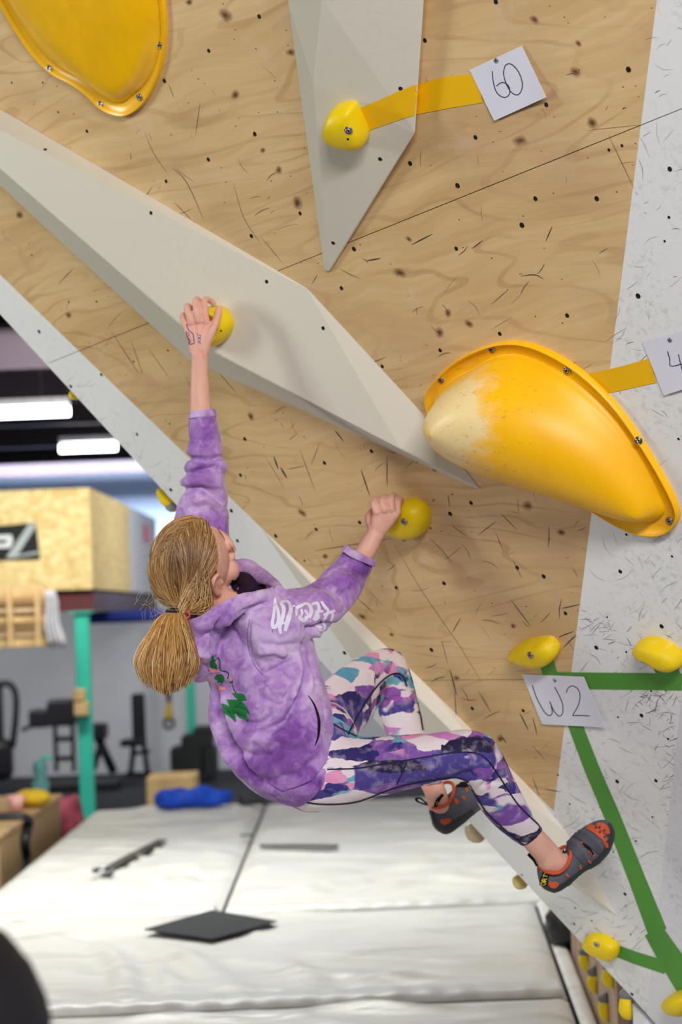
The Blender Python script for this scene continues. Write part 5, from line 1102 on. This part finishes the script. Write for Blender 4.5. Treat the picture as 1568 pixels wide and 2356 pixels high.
decal('rubber_rand', [([(1248, 2008), (1256, 2034), (1280, 2046), (1312, 2026), (1345, 2000), (1380, 1975), (1402, 1945), (1409, 1915), (1400, 1894)], [4, 8, 7, 6, 6, 7, 9, 8, 4])], RUBB, sR, ['shoeR'], .0012, 4, 4)
decal('heel_patch', [([(1262, 2030), (1272, 2036), (1284, 2032)], [3, 7, 7, 3])], ORG, sR, ['shoeR'], .0018)
decal('strap', [([(1320, 1915), (1345, 1930), (1370, 1950), (1380, 1962)], [9, 10, 9, 6]), ([(1304, 1940), (1325, 1958), (1345, 1985)], [7, 9, 9, 6])], plain('strap_slate', (70, 73, 84), .6), sR, ['shoeR'], .0030, 4, 4)
decal('strap_bar', [([(1338, 1942), (1352, 1952), (1362, 1966)], [2, 3, 2])], TABM, sR, ['shoeR'], .0045); [decal('strap_trim', [q], ORG, sR, ['shoeR'], .0042) for q in (([(1336, 1940), (1342, 1946)], 3), ([(1352, 1956), (1364, 1968)], 3), ([(1330, 1990), (1334, 1998)], 2), ([(1350, 1978), (1356, 1984)], 2), ([(1300, 2012), (1306, 2016)], 2))]
decal('toe_patch', [([(1352, 1902), (1372, 1914), (1388, 1930), (1394, 1950)], [7, 7, 6, 3]), ([(1372, 1898), (1388, 1906), (1398, 1920)], [4, 8, 8, 3])], ORG, sR, ['shoeR'], .0024)
decal('toe_vents', [([(x-1.6, y-1), (x+1.6, y+1)], 2.4) for x, y in ((1378, 1905), (1388, 1912), (1396, 1922), (1378, 1916), (1388, 1926), (1394, 1936), (1370, 1906))], RUBB, sR, ['shoeR'], .0034, 2, 1)
decal('heel_tab', [([(1258, 2003), (1253, 2018), (1250, 2036)], [7, 8, 7]), ], TABM, sR, ['shoeR'], .0034, 3, 3)
decal('ankle_tab', [([(1292, 1936), (1296, 1950), (1297, 1964)], [6, 6.5, 6])], TABM, sR, ['shoeR', 'body'], .0040, 3, 3)
lettering('tab_text', 'ORTIV', (1254, 2034), (1.6, -7.6), (-8, -1.6), YTX, sR, ['shoeR'], .75)
lettering('tab_text', 'SPO', (1299, 1938), (.8, 8.6), (-6.5, .6), YTX, sR, ['shoeR', 'body'], .7)
for V in [cr(np.array([P(1236, 1992, 4.375), P(1228, 1978, 4.38), P(1216, 1966, 4.385), P(1222, 1972, 4.36), P(1240, 1990, 4.36)]), 16)]:
    a, f = tube(V, .0045, 6, nrm=FW, flat=.4); mesh('pull_loop', a, f, TABM, sR, smooth=True)
decal('rubber_rand', [([(990, 1866), (1000, 1900), (1024, 1912), (1056, 1892), (1090, 1868)], [5, 10, 12, 10, 8])], RUBB, sL, ['shoeL'], .0012, 4, 4)
decal('heel_patch', [([(1012, 1888), (1024, 1890), (1036, 1884)], [3, 7, 7, 2])], ORG, sL, ['shoeL'], .0018); decal('side_patch', [([(1046, 1838), (1052, 1850)], [2, 5, 3]), ([(1064, 1832), (1068, 1840)], [2, 4, 2]), ([(1072, 1812), (1074, 1822)], [2, 3, 2])], ORG, sL, ['shoeL'], .0018)
decal('strap', [([(1046, 1806), (1060, 1804), (1076, 1808)], [7, 8, 8, 6])], TABM, sL, ['shoeL'], .003)
V, F = tube([P(984, 1852, 4.625), P(968, 1838, 4.62), P(957, 1838, 4.615), P(962, 1845, 4.605), P(984, 1852, 4.602)], .0035, 6, m=20, nrm=UP, flat=.5); mesh('pull_loop', V, F, TABM, sL, smooth=True)
decal('ankle_tab', [([(1002, 1856), (1006, 1842), (1016, 1828)], [4, 4, 3])], TABM, sL, ['shoeL', 'body'], .0045)
lettering('tab_text', 'S', (1003, 1850), (6, -1), (1, -6), YTX, sL, ['shoeL', 'body'], .5)
# --- face marks and pen marks on the hand
decal('eyelashes', [([(499, 1216), (506, 1226), (513, 1236), (517, 1246)], [.6, 1.2, 1.2, .5])], plain('lash_brown', (120, 78, 62), .8), person, ['body'], .0012)
decal('lips', [([(526, 1250), (531, 1256), (536, 1268)], [.5, 2, 1])], plain('lip_pink', (206, 120, 116), .6), person, ['body'], .0010)
decal('pen_marks', [([(429, 744), (431, 754), (436, 762), (444, 768), (446, 780), (446, 790), (436, 792)], .9), ([(428, 762), (430, 772), (434, 782), (435, 792)], .8), ([(432, 764), (436, 770), (430, 774)], .6), ([(434, 778), (438, 786), (434, 790)], .7), ([(452, 768), (455, 767)], .7), ([(454, 772), (461, 771), (460, 777), (454, 776)], .7), ([(455, 780), (461, 779), (459, 785), (455, 784)], .7), ([(455, 789), (461, 787), (460, 792)], .7)], plain('pen_blue', (70, 60, 120), .7), person, ['body'], .0007, 2, 1)
# --- hair
CROWN = P(428, 1285, 4.17)
def m_hair(name, c, root):
    t = NT(name); co = t.coord(); sub = t.n('VectorMath', operation='SUBTRACT'); t.l(co, sub.inputs[0]); sub.inputs[1].default_value = tuple(CROWN)
    ln = t.n('VectorMath', operation='LENGTH'); t.l(sub.outputs[0], ln.inputs[0]); nz = t.noise(co, 45, 3)
    ad = t.n('Math', operation='MULTIPLY_ADD'); t.l(nz.outputs[0], ad.inputs[0]); ad.inputs[1].default_value = .05; t.l(ln.outputs['Value'], ad.inputs[2])
    L = lin(c); col = t.ramp(ad.outputs[0], [(.03, lin(root)), (.085, tuple((x+y)/2 for x, y in zip(lin(root), L))), (.14, L)])
    return t.out(col, .40, .45)
HCOL = [m_hair('hair_'+n, c, r) for n, c, r in (('dark', (140, 98, 56), (96, 70, 48)), ('mid', (186, 138, 78), (128, 96, 66)), ('blond', (212, 168, 102), (150, 116, 82)), ('light', (236, 206, 152), (190, 156, 112)))]
pony = hp(.012, -.098, -.022); PB = P(404, 1408, 4.18)
def skull(d, s=1.0):
    d = d/np.linalg.norm(d); a = np.array([.074, .090, .098])
    r = 1/math.sqrt((d[0]/a[0])**2+(d[1]/a[1])**2+(d[2]/a[2])**2); return HC+hF*(-.010)+hU*.012+(hR*d[0]+hF*d[1]+hU*d[2])*r*s
pl = PB-(HC+hF*(-.010)+hU*.012); pd = np.array([pl@hR, pl@hF, pl@hU]); pL = np.linalg.norm(pd); pd = pd/pL
cap = []                                 # scalp under the strands
n, mm = 40, 26
def hairline(d):                         # covered by hair: behind the hairline, above ear and nape
    return d[1] < .28+.25*max(0, d[2]-.5) and (d[2] > -.25 or d[1] < -.10) and not (d[2] < .62 and d[1] > .08) and not (abs(d[0]) > .6 and d[1] > -.12 and d[2] < .22) and d[2] > -.72
VV = []; FF = []
for i in range(mm+1):
    th = math.pi*i/mm
    for j in range(n):
        ph = 2*math.pi*j/n; VV.append(np.array([math.sin(th)*math.cos(ph), math.sin(th)*math.sin(ph), math.cos(th)]))
for i in range(mm):
    for j in range(n):
        q = [i*n+j, i*n+(j+1) % n, (i+1)*n+(j+1) % n, (i+1)*n+j]
        if all(hairline(VV[k]) for k in q): FF.append(q)
V = [skull(d, 1.035) for d in VV]; used = sorted({k for f in FF for k in f}); mp_ = {k: i for i, k in enumerate(used)}
scalp = mesh('scalp_hair', [V[k] for k in used], [[mp_[k] for k in f] for f in FF], HCOL[0], person, smooth=True); o = scalp.modifiers.new('t', 'SOLIDIFY'); o.thickness = .004
def strands(name, L, m, parent, rad=.0011):
    cu = bpy.data.curves.new(name, 'CURVE'); cu.dimensions = '3D'; cu.bevel_depth = rad; cu.bevel_resolution = 0; cu.resolution_u = 2
    for x in m: cu.materials.append(x)
    for pts, mi in L:
        sp = cu.splines.new('POLY'); sp.points.add(len(pts)-1)
        sp.points.foreach_set('co', np.hstack([np.asarray(pts), np.ones((len(pts), 1))]).ravel()); sp.material_index = mi
        k = len(pts); sp.points.foreach_set('radius', [1.0-.75*max(0, (i/(k-1)-.75))*4*.9 if name != 'fine_hair' else .5 for i in range(k)])
    o = bpy.data.objects.new(name, cu); COL.objects.link(o); dg = bpy.context.evaluated_depsgraph_get(); me = bpy.data.meshes.new_from_object(o.evaluated_get(dg)); bpy.data.objects.remove(o)
    me.name = name; me.polygons.foreach_set('use_smooth', [True]*len(me.polygons))
    ob = bpy.data.objects.new(name, me); return tag(link(ob, parent), kind='stuff')
rng = random.Random(5); L = []
for k in range(2600):
    # roots: parting line on top, hairline at forehead, temple and nape
    if k % 5 < 3:
        u = rng.random(); root = np.array([.10*rng.uniform(-1, 1)+.05, .42-.90*u, .80+.2*math.sin(u*3.1)])
    elif k % 5 == 3:
        a = rng.uniform(-1.25, 1.25); root = np.array([math.sin(a), .42*math.cos(a)-.06, .70*math.cos(a*.9)+.12])
    else:
        a = rng.uniform(-1, 1); root = np.array([a*.9, -.30-.25*rng.random(), rng.uniform(-.6, .3)])
    root /= np.linalg.norm(root); side = 1 if root[0]+rng.uniform(-.12, .12) > 0.04 else -1
    mid = np.array([side*(.60+.35*rng.random()), -.28+.34*rng.uniform(-1, 1), .18+.35*rng.uniform(-1, .8)])*(1 if k % 5 < 3 else .35)
    pts = []; lift = 1.05+.055*rng.random(); ph = rng.uniform(0, 6)
    for t in np.linspace(0, 1, 18):
        d = root*(1-t)**2+2*t*(1-t)*(mid+ (root+pd)*.5)*.95+pd*t*t; d /= np.linalg.norm(d)
        s = lift+.03*math.sin(t*3.1)*(1+.5*math.sin(ph))+.006*math.sin(t*9+ph)
        p = skull(d, s); e = t**5
        pts.append(p*(1-e)+(PB+np.array([rng.gauss(0, .0008) for _ in range(3)]))*e)
    c = 0 if rng.random() < .36 else (1 if rng.random() < .5 else (2 if rng.random() < .75 else 3)); L.append((pts, c))
for k in range(150):
    u = rng.random(); a0 = P(420+52*u+rng.uniform(-25, 6), 1225+110*u, 4.175); a1 = P(456+22*u+rng.uniform(-18, 6), 1330+rng.uniform(-40, 30), 4.165+.02*rng.random()); a2 = P(458+rng.uniform(-46, 34), 1394+rng.uniform(-16, 14), 4.15+.02*rng.random()); a3 = P(418+rng.uniform(-8, 14), 1408+rng.uniform(-5, 6), 4.165)
    L.append((list(cr(np.array([a0, a1, a2, a3]), 16)), rng.choice([0, 1, 1, 2, 2, 3])))
strands('hair_strands', L, HCOL, person, .00075)
L = []
tip = P(384, 1598, 4.10); 
for k in range(1300):
    a = rng.uniform(0, 6.283); r = math.sqrt(rng.random()); s = rng.uniform(.78, 1.03)*(1.0-.12*r*abs(math.cos(a))); ph = rng.uniform(0, 6)
    pts = []
    for t in np.linspace(0, 1, 16):
        tt = t*s; w = .010+.058*math.sin(min(1, tt*1.15)*math.pi*.62)*(1-.35*max(0, tt-.62)/.4)
        c = PB+(P(396, 1440, 4.13)-PB)*min(1, tt*5)+(tip-P(396, 1440, 4.13))*max(0, (tt-.2)/.8)+UP*.020*math.sin(min(1, tt*4)*math.pi)*.4
        q = c+RT*(w*r*math.cos(a)-.004*math.sin(tt*3.1))+(-FW)*(w*.75*r*math.sin(a))+RT*.003*math.sin(tt*7+ph)
        pts.append(q)
    L.append((pts, 0 if r < .5 or rng.random() < .2 else (1 if rng.random() < .55 else (2 if rng.random() < .8 else 3))))
pt = strands('ponytail', L, HCOL, person, .0009)
L = []
for k in range(110):                      # loose flyaway hairs round the head and nape
    if k < 38: r0 = P(rng.uniform(330, 500), rng.uniform(1360, 1410), 4.14+rng.uniform(0, .1)); d = RT*rng.uniform(-.03, .06)-UP*rng.uniform(.01, .05)
    elif k < 58: a = rng.uniform(2.2, 4.0); r0 = P(440+112*math.cos(a), 1305+112*math.sin(a)*.9, 4.2); d = RT*(-.02+rng.uniform(-.01, .01))+UP*rng.uniform(-.05, .0)
    else: r0 = P(rng.uniform(470, 500), rng.uniform(1225, 1330), 4.22); d = RT*rng.uniform(.005, .02)-UP*rng.uniform(.03, .06)
    b = RT*rng.uniform(-.02, .02)+UP*rng.uniform(-.01, .01); L.append(([r0+d*t+b*math.sin(t*3.1) for t in np.linspace(0, 1, 9)], rng.choice([2, 3, 3])))
strands('fine_hair', L, HCOL, person, .0004)
V, F = tube([PB+RT*.016*math.cos(t)-FW*.016*math.sin(t)+UP*.004*math.sin(t) for t in np.linspace(0, 6.283, 18, endpoint=False)], .0055, 8, closed=True); mesh('hair_tie', V, F, BLKV, person, smooth=True)
V, F = tube([P(432, 1404, 4.14), P(436, 1416, 4.13), P(429, 1424, 4.13), P(428, 1440, 4.13)], .0016, 6, m=16); mesh('red_cord', V, F, plain('red_cord', (214, 84, 84), .6), hoodie, smooth=True)
# ------------------------------------------------------------------ dark onlooker close to the camera, bottom left corner
DK = plain('dark_hair_close', (22, 18, 22), .6, .25, 0, .2, 20); DKC = plain('dark_clothes', (20, 20, 26), .85, .1, 0, .15, 15)
oc = P(-118, 2425, 1.75); oz = oc[2]
prt = [ellipsoid(oc, [(.082, 0, 0), (0, .098, 0), (0, 0, .105)], 28, 18), ellipsoid(oc+np.array([0, .07, -.05]), [(.05, 0, 0), (0, .05, 0), (0, 0, .06)]), tube([oc+np.array([0, .115, -.03]), oc+np.array([0, .095, .0])], [.014, .01], 8),
       tube([oc+np.array([0, -.01, -.06]), oc+np.array([0, -.02, -.16])], [.05, .055], 14)]
prt.append(tube([oc+np.array([0, -.02, -.15]), oc+np.array([0, -.02, -.22]), oc+np.array([0, -.01, -.45]), oc+np.array([0, -.01, -.62])], [.06, .13, .13, .12], 18, m=20))
hipz = oz-.60
for s in (-1, 1):
    prt.append(tube([oc+np.array([s*.10, -.02, -.20]), oc+np.array([s*.17, -.02, -.24]), oc+np.array([s*.19, 0, -.42]), oc+np.array([s*.17, .05, -.60])], [.05, .052, .04, .032], 12, m=16))
    prt.append(tube([(oc[0]+s*.07, oc[1]-.01, hipz+.04), (oc[0]+s*.075, oc[1], hipz*.55), (oc[0]+s*.075, oc[1]-.01, .06-.34), (oc[0]+s*.075, oc[1]+.06, .035-.345)], [.085, .06, .04, .035], 12, m=16))
V, F, N = remesh(prt, .008, 4); V[:, 2] = np.maximum(V[:, 2], FZ)
ol = mesh('person', V, F, DKC, smooth=True, origin=(oc[0], oc[1], FZ)); tag(ol, 'dark blurred onlooker close to the camera in the bottom left corner', 'person')
V, F = ellipsoid(oc+np.array([0, -.012, .012]), [(.09, 0, 0), (0, .102, 0), (0, 0, .108)], 32, 20); V = V.copy()
for i in range(len(V)): V[i] += (V[i]-oc)/.1*.003*noise.noise(Vector(V[i]*40))
mesh('hair', V, F, DK, ol, smooth=True)
